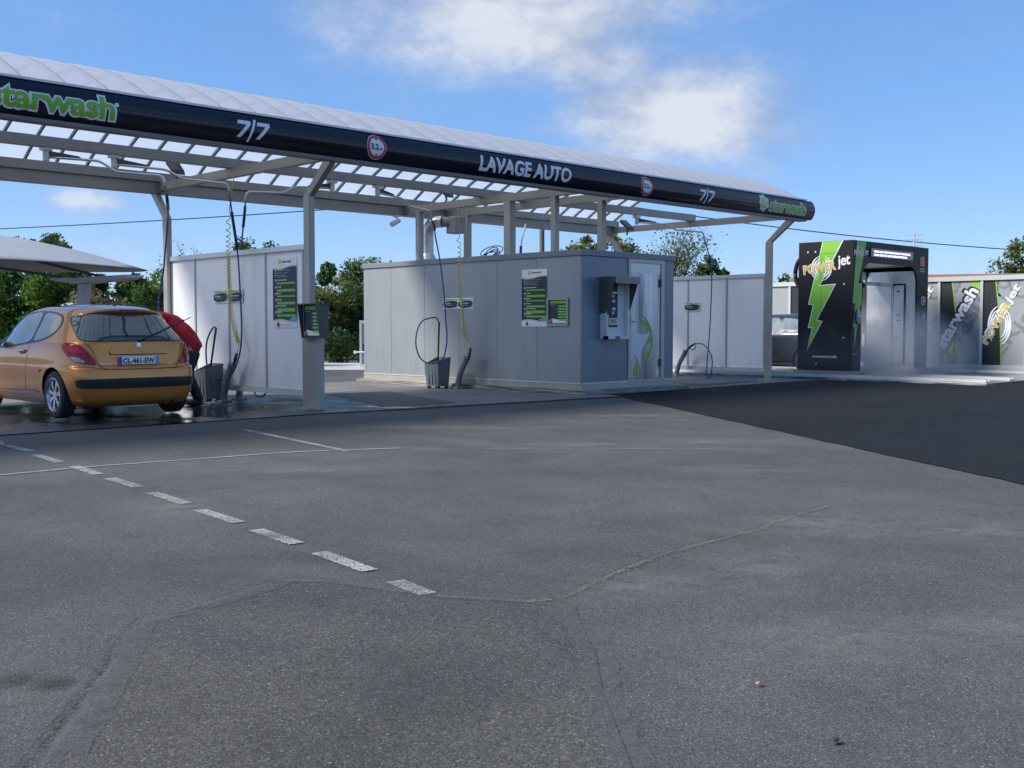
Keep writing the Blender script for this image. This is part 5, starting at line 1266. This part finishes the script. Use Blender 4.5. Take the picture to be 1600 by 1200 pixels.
    line('bumper_gap',[(-.79,.69),(-.6,.672),(-.44,.648)],.006,'rear',M_GAPSHADOW if full else M_DARKP); line('bumper_gap',[(.79,.69),(.6,.672),(.44,.648)],.006,'rear',M_GAPSHADOW if full else M_DARKP)
    proj('bumper_strip',[(-.795,.515),(-.765,.530),(-.4,.537),(.4,.537),(.765,.530),(.80,.515),(.79,.445),(.75,.420),(.4,.411),(-.4,.411),(-.75,.420),(-.785,.445)],'rear',M_TRIMCAR,.014)
    proj('lower_bumper_lip',[(-.80,.375),(-.7,.352),(0,.345),(.7,.352),(.80,.375),(.80,.36),(.7,.335),(0,.326),(-.7,.335),(-.80,.36)],'rear',paint,.016)
    proj('plate_ledge',[(-.39,.886),(.39,.886),(.375,.842),(-.375,.842)],'rear',paint,.022)
    line('ledge_shadow_gap',[(-.39,.838),(0,.834),(.39,.838)],.010,'rear',M_GAPSHADOW if full else M_DARKP,.004,smooth_=False)
    pl=proj('number_plate',[(-.285,.70),(.27,.70),(.27,.808),(-.285,.808)],'rear',M_WHTXT,.016,.3)
    proj('plate_band',[(-.283,.702),(-.235,.702),(-.235,.806),(-.283,.806)],'rear',simple('plate_blue_mat',(.02,.07,.35),.4),.018,.3,pl)
    proj('plate_band',[(.222,.702),(.268,.702),(.268,.806),(.222,.806)],'rear',simple('plate_pale_blue_mat',(.12,.28,.55),.4),.018,.3,pl)
    if full:
        def rt(nm,s,u0,v0,W,H,mat,par,off,bold=.03):
            vs_,fs_,w0,h0=text2d(s,bold,0,1.0); proj(nm,[(u0+x*W/w0,v0+y*H/h0) for x,y in vs_],'rear',mat,off,.5,par,False,fs_)
        rt('plate_characters','CL-461-EW',-.222,.718,.43,.072,M_NAVY,pl,.0185,.035)
        rt('model_lettering','PEUGEOT',-.505,.712,.15,.014,M_CHROME,body,.006); rt('model_lettering','HDi',.385,.70,.07,.018,M_CHROME,body,.006)
        # heraldic badge, simplified standing lion outline
        proj('badge',[(-.035,.925),(-.02,.94),(-.03,.955),(-.012,.962),(-.02,.978),(.0,.985),(.015,.975),(.035,.982),(.028,.962),(.045,.955),(.030,.945),(.042,.925),(.018,.932),(.004,.918),(-.008,.935)],'rear',M_CHROME,.012,.05)
        ex=MB(); ex.tube([fr(.47,.25,.225),fr(.47,.04,.222)],.028,14); obj('exhaust_pipe',ex,M_DARKP,t,True,40)
    # spoiler: swept blade over the rear window
    sp_=MB(); n=24; v=[]
    for k in range(n+1):
        a=-1+2*k/n; x=a*.585; c=1-abs(a)**3.2
        edge_s=.385+.20*(1-c)-.03*c; zt=1.413-.075*(1-c)
        sp=[(x,edge_s+.02,zt-.030),(x,edge_s,zt-.010),(x,edge_s+.012,zt+.012),(x*.985,edge_s+.10,zt+.026),(x*.97,edge_s+.24,zt+.034*c+.010),(x*.97,edge_s+.26,zt-.06)]
        v+=[fr(*p) for p in sp]
    f=[(k*6+j,(k+1)*6+j,(k+1)*6+(j+1)%6,k*6+(j+1)%6) for k in range(n) for j in range(6)]+[tuple(range(6)),tuple(n*6+j for j in range(5,-1,-1))]
    sp_.add(v,f); spo=obj('spoiler',sp_,paint,t,True,50)
    bl=MB(); bl.add([fr(-.12,.352,1.398),fr(.12,.352,1.398),fr(.12,.358,1.412),fr(-.12,.358,1.412)],[(0,1,2,3)]); obj('brake_lamp',bl,M_TAIL,spo)
    an=MB(); bm=bmesh.new(); bmesh.ops.create_icosphere(bm,subdivisions=2,radius=1)
    for q in bm.verts:
        z=q.co.z; q.co=Vector(fr(q.co.x*.018,.80+q.co.y*.05-(z>0)*.03*z,1.462+max(z,-.2)*.038))
    an.frombm(bm); obj('aerial_fin',an,M_TRIMCAR,t,True)
    wi=MB(); 
    wp=[(0.02,.10,1.015),(.10,.115,1.055),(.24,.155,1.105),(.40,.155,1.165),(.56,.175,1.235)]
    if full:  # wiper lifted off the glass
        wi.tube([fr(.02,.13,1.005),fr(.06,.10,1.03),fr(.22,.06,1.10),fr(.60,.0,1.285)],[.022,.016,.011,.008]); wi.tube([fr(.22,.045,1.092),fr(.68,-.02,1.315)],[.008,.006])
    else: wi.tube([fr(.0,.115,1.02),fr(.35,.13,1.05)],.01)
    obj('rear_wiper',wi,M_DARKP,t,True)
    for s_ in (.715,3.255): wheel(t,-.765,s_,-1,fr); wheel(t,.765,s_,1,fr)
    ub=MB(); ub.add([fr(x,s,z) for x in (-.6,.6) for s in (.35,3.6) for z in (.16,.3)],[(0,1,3,2),(4,6,7,5),(0,4,5,1),(2,3,7,6),(0,2,6,4),(1,5,7,3)]); ub.tube([fr(-.7,.715,.26),fr(.7,.715,.26)],.05); obj('underbody',ub,M_DARKP,t)
    return t
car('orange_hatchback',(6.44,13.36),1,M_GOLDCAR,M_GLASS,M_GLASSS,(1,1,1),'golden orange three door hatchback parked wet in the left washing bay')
car('dark_hatchback',(25.35,13.62),1,M_DARKCAR,M_GLASS,simple('pale_reflecting_glass_mat',(.22,.27,.28),.08,0,.3,3,coat=1),(1.02,1.02,1.03),'dark blue-grey car inside the spray behind the black wash gantry',False)

# ---------------------------------------------------------------- person bending beside the car
def skin(name,verts,edges,radii,mat,parent,root=0,sub=2):
    me=bpy.data.meshes.new(name); me.from_pydata(verts,edges,[]); me.materials.append(mat)
    o=bpy.data.objects.new(name,me); COL.objects.link(o)
    md=o.modifiers.new('skin','SKIN'); md.use_smooth_shade=True
    for i,r in enumerate(radii):
        me.skin_vertices[0].data[i].radius=(r if hasattr(r,'__len__') else (r,r)); me.skin_vertices[0].data[i].use_root=(i==root)
    s_=o.modifiers.new('sub','SUBSURF'); s_.levels=sub; s_.render_levels=sub
    dg=bpy.context.evaluated_depsgraph_get(); m2=bpy.data.meshes.new_from_object(o.evaluated_get(dg)); o.modifiers.clear(); o.data=m2
    for p in m2.polygons: p.use_smooth=True
    if not m2.materials: m2.materials.append(mat)
    attach(o,parent); return o
pe_=thing('person',(8.0,15.0,0),'person in a red jacket bending over behind the orange car','person')
hip=Vector((8.02,14.98,.90)); ch=Vector((7.80,15.20,1.23)); sh=Vector((7.72,15.29,1.33)); nk=Vector((7.64,15.40,1.375)); hd=Vector((7.55,15.52,1.40))
lat=Vector((.70,.70,0)) # person's lateral axis (leans towards -x,+y)
J={}
J['hipL']=hip+lat*.10+Vector((0,0,-.04)); J['hipR']=hip-lat*.10+Vector((0,0,-.04))
J['knL']=Vector((8.02,15.14,.48)); J['knR']=Vector((7.92,14.92,.48)); J['anL']=Vector((8.16,15.08,.10)); J['anR']=Vector((8.10,14.88,.10))
J['toL']=Vector((8.02,15.22,.05)); J['toR']=Vector((7.96,15.02,.05))
J['sL']=sh+lat*.18; J['sR']=sh-lat*.18; J['eL']=Vector((7.70,15.52,1.12)); J['eR']=Vector((7.60,15.02,1.10)); J['wL']=Vector((7.62,15.66,.98)); J['wR']=Vector((7.50,15.22,.98))
names=['hip','ch','sh','nk','hd','hipL','knL','anL','toL','hipR','knR','anR','toR','sL','eL','wL','sR','eR','wR']
pos={'hip':hip,'ch':ch,'sh':sh,'nk':nk,'hd':hd,**J}; pos['hd']=nk.lerp(hd,.6)
ed_=[('hip','ch'),('ch','sh'),('sh','nk'),('nk','hd'),('hip','hipL'),('hipL','knL'),('knL','anL'),('anL','toL'),('hip','hipR'),('hipR','knR'),('knR','anR'),('anR','toR'),('sh','sL'),('sL','eL'),('eL','wL'),('sh','sR'),('sR','eR'),('eR','wR')]
rad={'hip':.09,'ch':.13,'sh':.11,'nk':.055,'hd':.07,'hipL':.07,'knL':.055,'anL':.034,'toL':.035,'hipR':.07,'knR':.055,'anR':.034,'toR':.035,'sL':.06,'eL':.042,'wL':.028,'sR':.06,'eR':.042,'wR':.028}
hv=[];he=[];hr=[]
vsn=[tuple(pos[n]) for n in names]; esn=[(names.index(a),names.index(b)) for a,b in ed_]; rsn=[rad[n] for n in names]
# hands: palm plus five finger chains joined to the same skeleton
for sd_,base in (('L',J['wL']),('R',J['wR'])):
    iw=names.index('w'+sd_); f_=(base-J['e'+sd_]).normalized(); a_=f_.cross(Vector((0,0,1))).normalized()
    pm=len(vsn); vsn.append(tuple(base+f_*.07)); rsn.append(.03); esn.append((iw,pm))
    for k,(o_,L_) in enumerate(((-.028,.075),(-.010,.085),(.010,.08),(.027,.062))):
        a1=len(vsn); vsn.append(tuple(base+f_*.10+a_*o_)); rsn.append(.009); esn.append((pm,a1)); vsn.append(tuple(base+f_*(.10+L_*.6)+a_*o_+Vector((0,0,-.02)))); rsn.append(.008); esn.append((a1,a1+1))
    a1=len(vsn); vsn.append(tuple(base+f_*.06-a_*.05)); rsn.append(.010); esn.append((pm,a1))
body=skin('body',vsn,esn,rsn,M_SKIN,pe_)
# head with simple face volumes
def ell(c,rx,ry,rz,mat,name,par,ax=None,sub=3,fn=None):
    bm=bmesh.new(); bmesh.ops.create_icosphere(bm,subdivisions=sub,radius=1); M_=ax or Matrix.Identity(3)
    for q in bm.verts:
        p=Vector((q.co.x*rx,q.co.y*ry,q.co.z*rz)); 
        if fn: p=fn(p)
        q.co=Vector(c)+M_@p
    mb=MB(); mb.frombm(bm); return obj(name,mb,mat,par,True)
fwd=(hd-nk).normalized(); upv=Vector((-.2,.2,.5)); upv=(Vector((0,0,1))-fwd*fwd.z).normalized(); sidev=fwd.cross(upv)
A3=Matrix((sidev,upv,fwd)).transposed()   # local x side, y back-of-head/up, z crown direction
def headfn(p):
    if p.y<-.06: p.x*=.86
    return p
hc=hd+fwd*.03
head=ell(hc,.076,.095,.115,M_SKIN,'head',pe_,A3,3,headfn)
ell(hc+A3@Vector((0,-.098,-.01)),.014,.022,.02,M_SKIN,'nose',head,A3,2)
for k in (-1,1):
    ell(hc+A3@Vector((k*.03,-.085,.02)),.012,.008,.008,M_DARKP,'eye',head,A3,2); ell(hc+A3@Vector((k*.077,.0,.0)),.012,.022,.03,M_SKIN,'ear',head,A3,2)
ell(hc+A3@Vector((0,-.086,-.055)),.024,.01,.006,M_RED,'mouth',head,A3,2)
ell(hc+A3@Vector((0,.022,.022)),.083,.092,.108,M_HAIR,'hair',pe_,A3,3)
def sub_skin(name,items,edges,mat):
    k=[i for i,_,_ in items]; return skin(name,[tuple(p) for _,p,_ in items],[(k.index(a),k.index(b)) for a,b in edges],[r for _,_,r in items],mat,pe_)
jk=sub_skin('jacket',[('h',hip+Vector((.04,-.03,-.10)),.165),('m',hip.lerp(ch,.5)+Vector((.01,-.01,.03)),.175),('c',ch+Vector((.0,0,.02)),.175),('s',sh+Vector((0,0,.01)),.14),('n',nk,.075),('sl',J['sL'],.085),('el',J['eL'],.062),('wl',J['wL'],.045),('sr',J['sR'],.085),('er',J['eR'],.062),('wr',J['wR'],.045)],
   [('h','m'),('m','c'),('c','s'),('s','n'),('s','sl'),('sl','el'),('el','wl'),('s','sr'),('sr','er'),('er','wr')],M_JACKET)
sub_skin('trousers',[('h',hip+Vector((-.01,.01,-.04)),.105),('l',J['hipL']+Vector((-.01,0,-.08)),.10),('kl',J['knL'],.078),('al',J['anL']+Vector((0,0,-.03)),.06),('r',J['hipR']+Vector((-.01,0,-.08)),.10),('kr',J['knR'],.078),('ar',J['anR']+Vector((0,0,-.03)),.06)],
   [('h','l'),('l','kl'),('kl','al'),('h','r'),('r','kr'),('kr','ar')],M_JEANS)
for a,b in (('anL','toL'),('anR','toR')):
    c=(J[a]+J[b])/2; d=(J[b]-J[a]); d.z=0; d.normalize(); A_=Matrix((Vector((-d.y,d.x,0)),d,Vector((0,0,1)))).transposed(); ell((c.x,c.y,.062),.048,.14,.05,M_DARKP,'shoe',pe_,A_,2)
for q in jk.data.vertices:
    c_=q.co; q.co=c_+q.normal*(.016*math.sin(c_.x*38+c_.z*21)*math.sin(c_.y*27-c_.z*33)+.008*math.sin(c_.x*80+c_.y*70))
# ---------------------------------------------------------------- shade sail at the left
ss=thing('shade_canopy',(10.2,23.8,0),'grey fabric shade canopy on a leaning pale post behind the orange car','shade canopy')
def vpt(a,b,c): return Vector((a,b,c))
rtv=Vector((.713,-.701,0)); dpv=Vector((.701,.713,0)); OB=Vector((9.95,24.0,0))
def S(u,d,z): q=OB+rtv*u+dpv*d; return (q.x,q.y,z)
nu,nd=26,14; v=[];
U0,U1=-7.0,1.62
for i in range(nu+1):
    for j in range(nd+1):
        a=i/nu; b=j/nd; u=U0+(U1-U0)*a; w2=2*b-1
        half=2.0*(1-.35*(2*a-1)**2) if True else 0
        x=(u+2.7)/4.32      # -1..1 about the middle
        half=3.1*max(.02,(1-abs(x)**2.2))**.6
        z=2.47+.86*(1-abs(x)**1.6)*(1-.86*abs(w2)**1.3)
        v.append(S(u,half*w2,z))
f=[(i*(nd+1)+j,(i+1)*(nd+1)+j,(i+1)*(nd+1)+j+1,i*(nd+1)+j+1) for i in range(nu) for j in range(nd)]
mb=MB(); mb.add(v,f); o=obj('membrane',mb,M_SHADE,ss,True); md=o.modifiers.new('t','SOLIDIFY'); md.thickness=.01
mb=MB(); mb.beam(S(.05,0,0),S(.32,0,2.16),.20,.26,(0,1,0)); obj('post',mb,M_SHADEP,ss)
mb=MB(); 
q=[S(-.22,-.3,2.20),S(.2,-.35,2.14),S(1.35,-.35,2.26),S(1.62,0,2.30),S(1.35,.35,2.26),S(.2,.35,2.14),S(-.22,.3,2.20)]
q2=[S(-.30,-.3,2.26),S(.2,-.35,2.27),S(1.35,-.35,2.34),S(1.62,0,2.34),S(1.35,.35,2.34),S(.2,.35,2.27),S(-.30,.3,2.26)]
mb.add(q+q2,[tuple(range(6,-1,-1)),tuple(range(7,14))]+[(i,(i+1)%7,7+(i+1)%7,7+i) for i in range(7)]); obj('arm_plate',mb,M_SHADEP,ss)
mb=MB(); mb.beam(S(.85,0,2.27),S(-2.2,-.5,3.02),.06,.05); mb.beam(S(.85,0,2.27),S(-2.2,.7,3.0),.05,.05); mb.beam(S(1.60,0,2.32),S(1.60,0,2.58),.06,.06); mb.beam(S(-.2,0,2.3),S(-4.5,0,2.95),.06,.06); obj('strut',mb,M_HOODGREY,ss)

# ---------------------------------------------------------------- foliage
def leafmesh(name,pts,size,mats,parent=None,flat=0.0,shade=None,aspect=.62):
    pts=np.asarray(pts); n=len(pts)
    a=RNG.normal(size=(n,3)); a/=np.linalg.norm(a,axis=1)[:,None]
    b=RNG.normal(size=(n,3)); b-=a*(a*b).sum(1)[:,None]; b/=np.linalg.norm(b,axis=1)[:,None]
    s=size*RNG.uniform(.6,1.35,size=(n,1))
    v=np.stack([pts-a*s,pts+b*s*aspect,pts+a*s,pts-b*s*aspect],1).reshape(-1,3)
    me=bpy.data.meshes.new(name); me.vertices.add(4*n); me.vertices.foreach_set('co',v.ravel())
    me.loops.add(4*n); me.loops.foreach_set('vertex_index',np.arange(4*n,dtype=np.int32))
    me.polygons.add(n); me.polygons.foreach_set('loop_start',np.arange(0,4*n,4,dtype=np.int32))
    me.update(calc_edges=True); me.materials.append(mats)
    at=me.attributes.new('shade','FLOAT','FACE'); at.data.foreach_set('value',(RNG.uniform(0,1,n) if shade is None else np.clip(shade+RNG.uniform(-.3,.3,n),0,1)).astype(np.float32))
    o=bpy.data.objects.new(name,me); COL.objects.link(o)
    if parent: attach(o,parent)
    return o
def branches(base,h,spread,depth=4,r0=.12,lean=(0,0),seed=0,kids=4,up=.75):
    rnd=random.Random(seed); mb=MB(); tips=[]
    def go(p,d,L,r,k):
        q=p; pts=[p]; m=3
        for i in range(m):
            d2=(d+Vector((rnd.uniform(-.18,.18),rnd.uniform(-.18,.18),rnd.uniform(-.05,.12)))).normalized(); q=q+d2*L/m; pts.append(q); d=d2
        mb.tube(pts,[r*(1-.45*i/m) for i in range(m+1)],5 if k<depth else 7,cap=False)
        if k<=2: tips.extend(pts[1:])
        if k==0: return
        for j in range(kids if k<depth else kids+1):
            a=rnd.uniform(0,6.283); e=rnd.uniform(.35,.95)
            nd_=(d*up+Vector((math.cos(a)*spread*e,math.sin(a)*spread*e,rnd.uniform(-.05,.25)))).normalized()
            st=pts[-1] if rnd.random()<.45 else pts[2]
            go(st,nd_,L*rnd.uniform(.55,.8),r*.55,k-1)
    go(Vector(base),Vector((lean[0],lean[1],1)).normalized(),h,r0,depth)
    return mb,tips
def clumps(n,c,rad,k,cr,seed,bottom=-1,squash=1):
    r=np.random.default_rng(seed); d=r.normal(size=(k,3)); d/=np.linalg.norm(d,axis=1)[:,None]; d*=r.uniform(.35,1,size=(k,1))**.6
    d[:,2]=np.maximum(d[:,2],bottom)
    C_=np.array(c)+d*np.array(rad); sz=r.uniform(.5,1.3,k)*cr
    i=r.integers(0,k,n); e=r.normal(size=(n,3))*.6; en=np.linalg.norm(e,axis=1)[:,None]; e*=np.minimum(1,1.35/en)
    p=C_[i]+e*sz[i][:,None]*np.array([1,1,.8*squash]); sh=r.uniform(.2,.8,k)[i]
    p[:,2]=np.maximum(p[:,2],.03)
    return p,sh
def tree(name,label,base,h,crown_c,rad,n,k,cr,leaf,mat,seed,trunk=(.12,1.0),spread=.6,depth=3,group='trees behind the car wash',bottom=-.8):
    t=thing(name,(base[0],base[1],0),label,'tree',group)
    mb,tips=branches((base[0],base[1],0),trunk[1],spread,depth,trunk[0],seed=seed,kids=3); obj('trunk',mb,M_BARK,t,True)
    p,sh=clumps(n,crown_c,rad,int(k*2.2),cr*.62,seed,bottom); leafmesh('crown',p,leaf,mat,t,shade=sh)
    return t
def bare_tree(name,label,base,L,leafn,leaf,mat,seed,depth=5,spread=.55,kids=3,r0=.09,up=.8,jit=.12,group='trees behind the car wash'):
    t=thing(name,(base[0],base[1],0),label,'tree',group)
    mb,tips=branches((base[0],base[1],0),L,spread,depth,r0,seed=seed,kids=kids,up=up); obj('trunk',mb,M_BARK,t,True)
    if leafn:
        T=np.array([tuple(q) for q in tips]); i=RNG.integers(0,len(T),leafn); leafmesh('crown',T[i]+RNG.normal(size=(leafn,3))*jit,leaf,mat,t)
    return t
# hedge at the left: uneven long mass
def hedge(label,a,b,h0,h1,th,n,leaf,mat,seed,wob=.25,cat='hedge',name='hedge'):
    a=np.array(a);b=np.array(b); r=np.random.default_rng(seed); L=np.linalg.norm(b-a); d=(b-a)/L; nn=np.array([-d[1],d[0]])
    K=int(L*7); s=r.uniform(0,L,K); off=r.uniform(-th,th,K); z=r.uniform(0,1,K)**.7
    hh=h0+(h1-h0)*s/L+wob*np.sin(s*1.7+seed)+wob*.6*np.sin(s*4.1); zc=z*(hh-.25)
    i=r.integers(0,K,n); e=r.normal(size=(n,3)); e/=np.linalg.norm(e,axis=1)[:,None]; e*=r.uniform(.55,1,size=(n,1))
    cs=r.uniform(.22,.5,K)
    p=np.stack([a[0]+d[0]*s+nn[0]*off,a[1]+d[1]*s+nn[1]*off,zc],1)[i]+e*cs[i][:,None]; p[:,2]=np.maximum(p[:,2],.02)
    o=leafmesh(name,p,leaf,mat,None,shade=r.uniform(.15,.85,K)[i]); return tag(o,label,cat)
hedge('dense green hedge behind the shade canopy at the left',(4.0,38.3),(14.6,27.6),3.05,2.62,.55,52000,.05,M_LHEDGE,3,.16)
hedge('dry brown twiggy hedge right of the shade canopy post',(12.2,29.0),(17.2,25.5),2.25,2.2,.4,16000,.04,M_LBROWN,5,.15)
hedge('dark green shrub row behind the dry hedge',(10.0,33.8),(19.5,27.2),3.1,2.7,.7,30000,.06,M_LDARK,8,.35)
hedge('low dark bushes by the brick house',(17.0,30.2),(23.4,25.2),1.0,1.1,.5,14000,.045,M_LDARK,9,.12)
def treeline():
    o=hedge('x',(5,62),(70,6),3.6,3.3,1.6,30000,.17,M_LDARK,12,.5,name='far_trees'); o['kind']='stuff'; o['label']='far band of dark trees beyond the car wash'; return o
treeline()
tree('dense_bush','tall rounded olive bush just right of the left front post',(20.5,29.9),3,(20.5,29.9,1.5),(1.0,1.0,1.25),17600,44,.42,0.044,M_LOLIVE,21,(.07,.6))
tree('dense_bush','dark green bush between the post and the brick house',(21.7,29.2),3,(21.5,29.3,1.45),(.7,.7,1.1),14400,34,.4,0.044,M_LDARK,22,(.07,.6))
tree('leafy_tree','leafy tree rising at the left end of the grey cabin',(26.9,35.6),5,(26.9,35.6,2.65),(1.7,1.7,1.25),15200,34,.5,0.063,M_LGREY,23,(.12,1.3))
tree('leafy_tree','leafy tree top showing between the cabin roof posts',(33.9,30.3),5,(34.3,30.0,3.7),(1.9,1.9,1.25),14400,30,.55,0.067,M_LOLIVE,24,(.14,1.4))
bare_tree('spring_tree','large sparse tree with young leaves right of the cabin roof posts',(33.7,26.2),2.15,1500,.05,M_LGREY,31,5,.8,3,.10,.78,.24)
bare_tree('spring_tree','sparse spreading tree behind the first large one',(35.6,25.8),1.75,1000,.05,M_LGREY,36,5,.8,3,.08,.75,.22)
tree('conifer','small dark conifer at the edge of the right white wall',(36.7,26.0),4,(36.7,26.0,2.6),(.5,.5,1.5),6400,40,.25,0.059,M_LDARK,26,(.07,1.0))
bare_tree('bare_tree','bare twiggy tree rising behind the left white wall',(19.9,37.2),1.7,350,.05,M_LBROWN,41,5,.42,3,.07,.95,.1)
tree('leafy_tree','dark leafy treetop showing over the left white wall',(20.9,35.0),4,(21.0,35.0,3.3),(1.5,1.5,.95),10400,26,.42,0.056,M_LDARK,27,(.1,1.2))
tree('leafy_tree','small leafy treetop over the shade canopy at the left',(20.2,51.8),5,(20.2,51.8,4.6),(1.3,1.3,.95),5600,18,.4,0.074,M_LDARK,28,(.1,2.0))
bare_tree('sapling','thin sapling with few leaves showing above the cabin roof',(28.5,28.4),1.45,260,.06,M_LGREY,43,3,.4,3,.04,.95,.1)
bare_tree('bare_tree','bare grey shrub in front of the brick house',(23.6,31.2),.85,260,.045,M_LBROWN,47,5,.5,3,.05,.9,.08)
bare_tree('bare_tree','bare grey shrub beside the advertising panel',(24.9,31.0),1.0,200,.045,M_LBROWN,49,5,.4,3,.05,.95,.08)
tree('broad_tree','broad green tree rising behind the printed wall at the right',(53.5,18.0),6,(53.3,17.6,3.7),(3.2,3.2,2.0),25600,60,.65,0.089,M_LGREY,29,(.2,1.8))
tree('leafy_tree','lighter leafy tree at the far right edge behind the printed wall',(56,15.5),6,(56.2,14.9,4.2),(3.2,3.2,2.1),19200,50,.7,0.089,M_LOLIVE,30,(.2,1.8))
bare_tree('spring_tree','thin twiggy treetop left of the broad tree at the right',(51.4,20.4),1.4,700,.08,M_LGREY,53,4,.6,3,.07,.8,.15)
# ---------------------------------------------------------------- houses
def house(name,label,c,L,W,hw,hr,ang,wallm,roofm):
    t=thing(name,(c[0],c[1],0),label,'house'); ca,sa=math.cos(R(ang)),math.sin(R(ang))
    T=lambda x,y,z:(c[0]+x*ca-y*sa,c[1]+x*sa+y*ca,z)
    def tr(mb): mb.v=[T(*p) for p in mb.v]; return mb
    mb=MB(); mb.prism([(-W/2,0),(W/2,0),(W/2,hw),(0,hr-.05),(-W/2,hw)],0,-L/2,L/2); wl=obj('wall',tr(mb),wallm,t)
    mb=MB()
    for s in (-1,1): mb.prism([(0,hr),(s*(W/2+.25),hw-.12),(s*(W/2+.25),hw-.02),(0,hr+.12)],0,-L/2-.2,L/2+.2)
    rf=obj('roof',tr(mb),roofm,t)
    mb=MB()
    for s in (-1,1): mb.prism([(0,hr-.06),(s*(W/2+.27),hw-.2),(s*(W/2+.27),hw-.08),(0,hr+.1)],0,-L/2-.24,-L/2-.205)
    obj('verge_board',tr(mb),M_WHTXT,rf)
    mb=MB(); mb.box(-.4,.2,-.3,.3,hr-.3,hr+.6); obj('chimney',tr(mb),wallm,rf)
    mb=MB(); mb.box(-L/2-.03,-L/2-.005,-.5,.5,.9,1.9); wn=obj('window',tr(mb),M_WHTXT,t); mb=MB(); mb.box(-L/2-.04,-L/2-.031,-.43,.43,.97,1.83); obj('pane',tr(mb),M_GLASS,wn)
    return t
house('brick_house','brick house with pink tiled roof seen between the bushes and the grey cabin',(30.2,38.0),7,6.5,1.15,2.5,52,M_BRICK,M_TILEP)
house('tiled_house','low house with an orange tiled roof behind the printed wall',(49.0,14.0),22,6.5,2.1,3.32,-62,M_CREAM,M_TILE)
t=thing('roof_aerial',(43.6,20.6,3.0),'small television aerial above the gantry roof','aerial')
mb=MB(); mb.tube([(43.6,20.6,3.0),(43.6,20.6,5.1)],.03,6); obj('mast',mb,M_ALU,t)
mb=MB()
for z in (4.55,4.8,5.0): mb.tube([(43.35,20.85,z),(43.85,20.35,z)],.012,5)
mb.tube([(43.4,20.4,4.8),(43.8,20.8,4.8)],.012,5)
for k in range(5): a=43.42+.09*k; mb.tube([(a,20.4+.09*k,4.7),(a,20.4+.09*k,4.9)],.008,4)
obj('antenna_rods',mb,M_ALU,t)
# ---------------------------------------------------------------- pole and cables
t=thing('utility_pole',(39.9,38.4,0),'weathered wooden utility pole behind the canopy','utility pole')
mb=MB(); mb.tube([(39.9,38.4,0),(39.9,38.4,8.2)],[.16,.12],12); obj('shaft',mb,simple('weathered_wood_mat',(.16,.13,.10),.85,0,.25,5,.4,30),t,True,50)
mb=MB(); mb.beam((39.4,38.9,7.9),(40.4,37.9,7.9),.1,.1); obj('crossarm',mb,M_BARK,t)
def cable(a,b,sag,label):
    a=Vector(a);b=Vector(b); pts=[a.lerp(b,k/24)+Vector((0,0,-sag*4*(k/24)*(1-k/24))) for k in range(25)]
    mb=MB(); mb.tube(pts,.028,5); tag(obj('overhead_cable',mb,M_DARKP,None,True),label,'cable','overhead cables')
cable((39.9,38.4,8.0),(5.5,78,5.9),.5,'overhead cable running left from the pole across the sky')
cable((39.9,38.4,8.0),(77,14.5,5.3),.9,'overhead cable running right from the pole over the gantry')
# ---------------------------------------------------------------- advertising panel beyond the cabin
t=thing('advertising_panel',(17.95,23.8,0),'pale framed panel with a blue and pink poster left of the cabin','advertising panel')
def AP(mb):
    ca,sa=math.cos(R(-45)),math.sin(R(-45)); mb.v=[(17.78+x*ca-y*sa,23.98+x*sa+y*ca,z) for x,y,z in mb.v]; return mb
mb=MB(); mb.box(0,.06,0,.12,.135,1.38); mb.box(.84,.9,0,.12,.135,1.38); mb.box(.06,.84,0,.12,1.30,1.38); mb.box(.06,.84,0,.12,.135,.2); obj('frame',AP(mb),M_ALU,t)
mb=MB(); mb.box(.06,.84,.03,.08,.2,1.30); obj('board',AP(mb),M_PG3,t)
mb=MB(); mb.box(.14,.5,.022,.029,.78,1.2); obj('blue_poster',AP(mb),simple('poster_blue_mat',(.07,.10,.32),.4),t)
mb=MB(); mb.box(.28,.5,.016,.0215,.6,1.2); obj('pink_poster',AP(mb),M_PINK,t)
mb=MB(); mb.box(.08,.6,.02,.029,.55,.74); obj('dark_strip',AP(mb),M_NAVY,t)
mb=MB(); mb.box(.10,.6,.022,.029,.22,.48); obj('pale_blue_poster',AP(mb),simple('poster_cyan_mat',(.25,.48,.62),.4),t)
mb=MB()
for k in range(4):
    for q in (.17,.24): mb.box(q,q+.03,.012,.0155,.84+.08*k,.87+.08*k)
obj('poster_marks',AP(mb),M_WHTXT,t)
mb=MB(); mb.tube([(-.10,.0,.52),(.9,.0,.52)],.018); mb.disc((-.12,-.02,.52),1,.045,.04,12); obj('hand_rail',AP(mb),M_WHTXT,t)
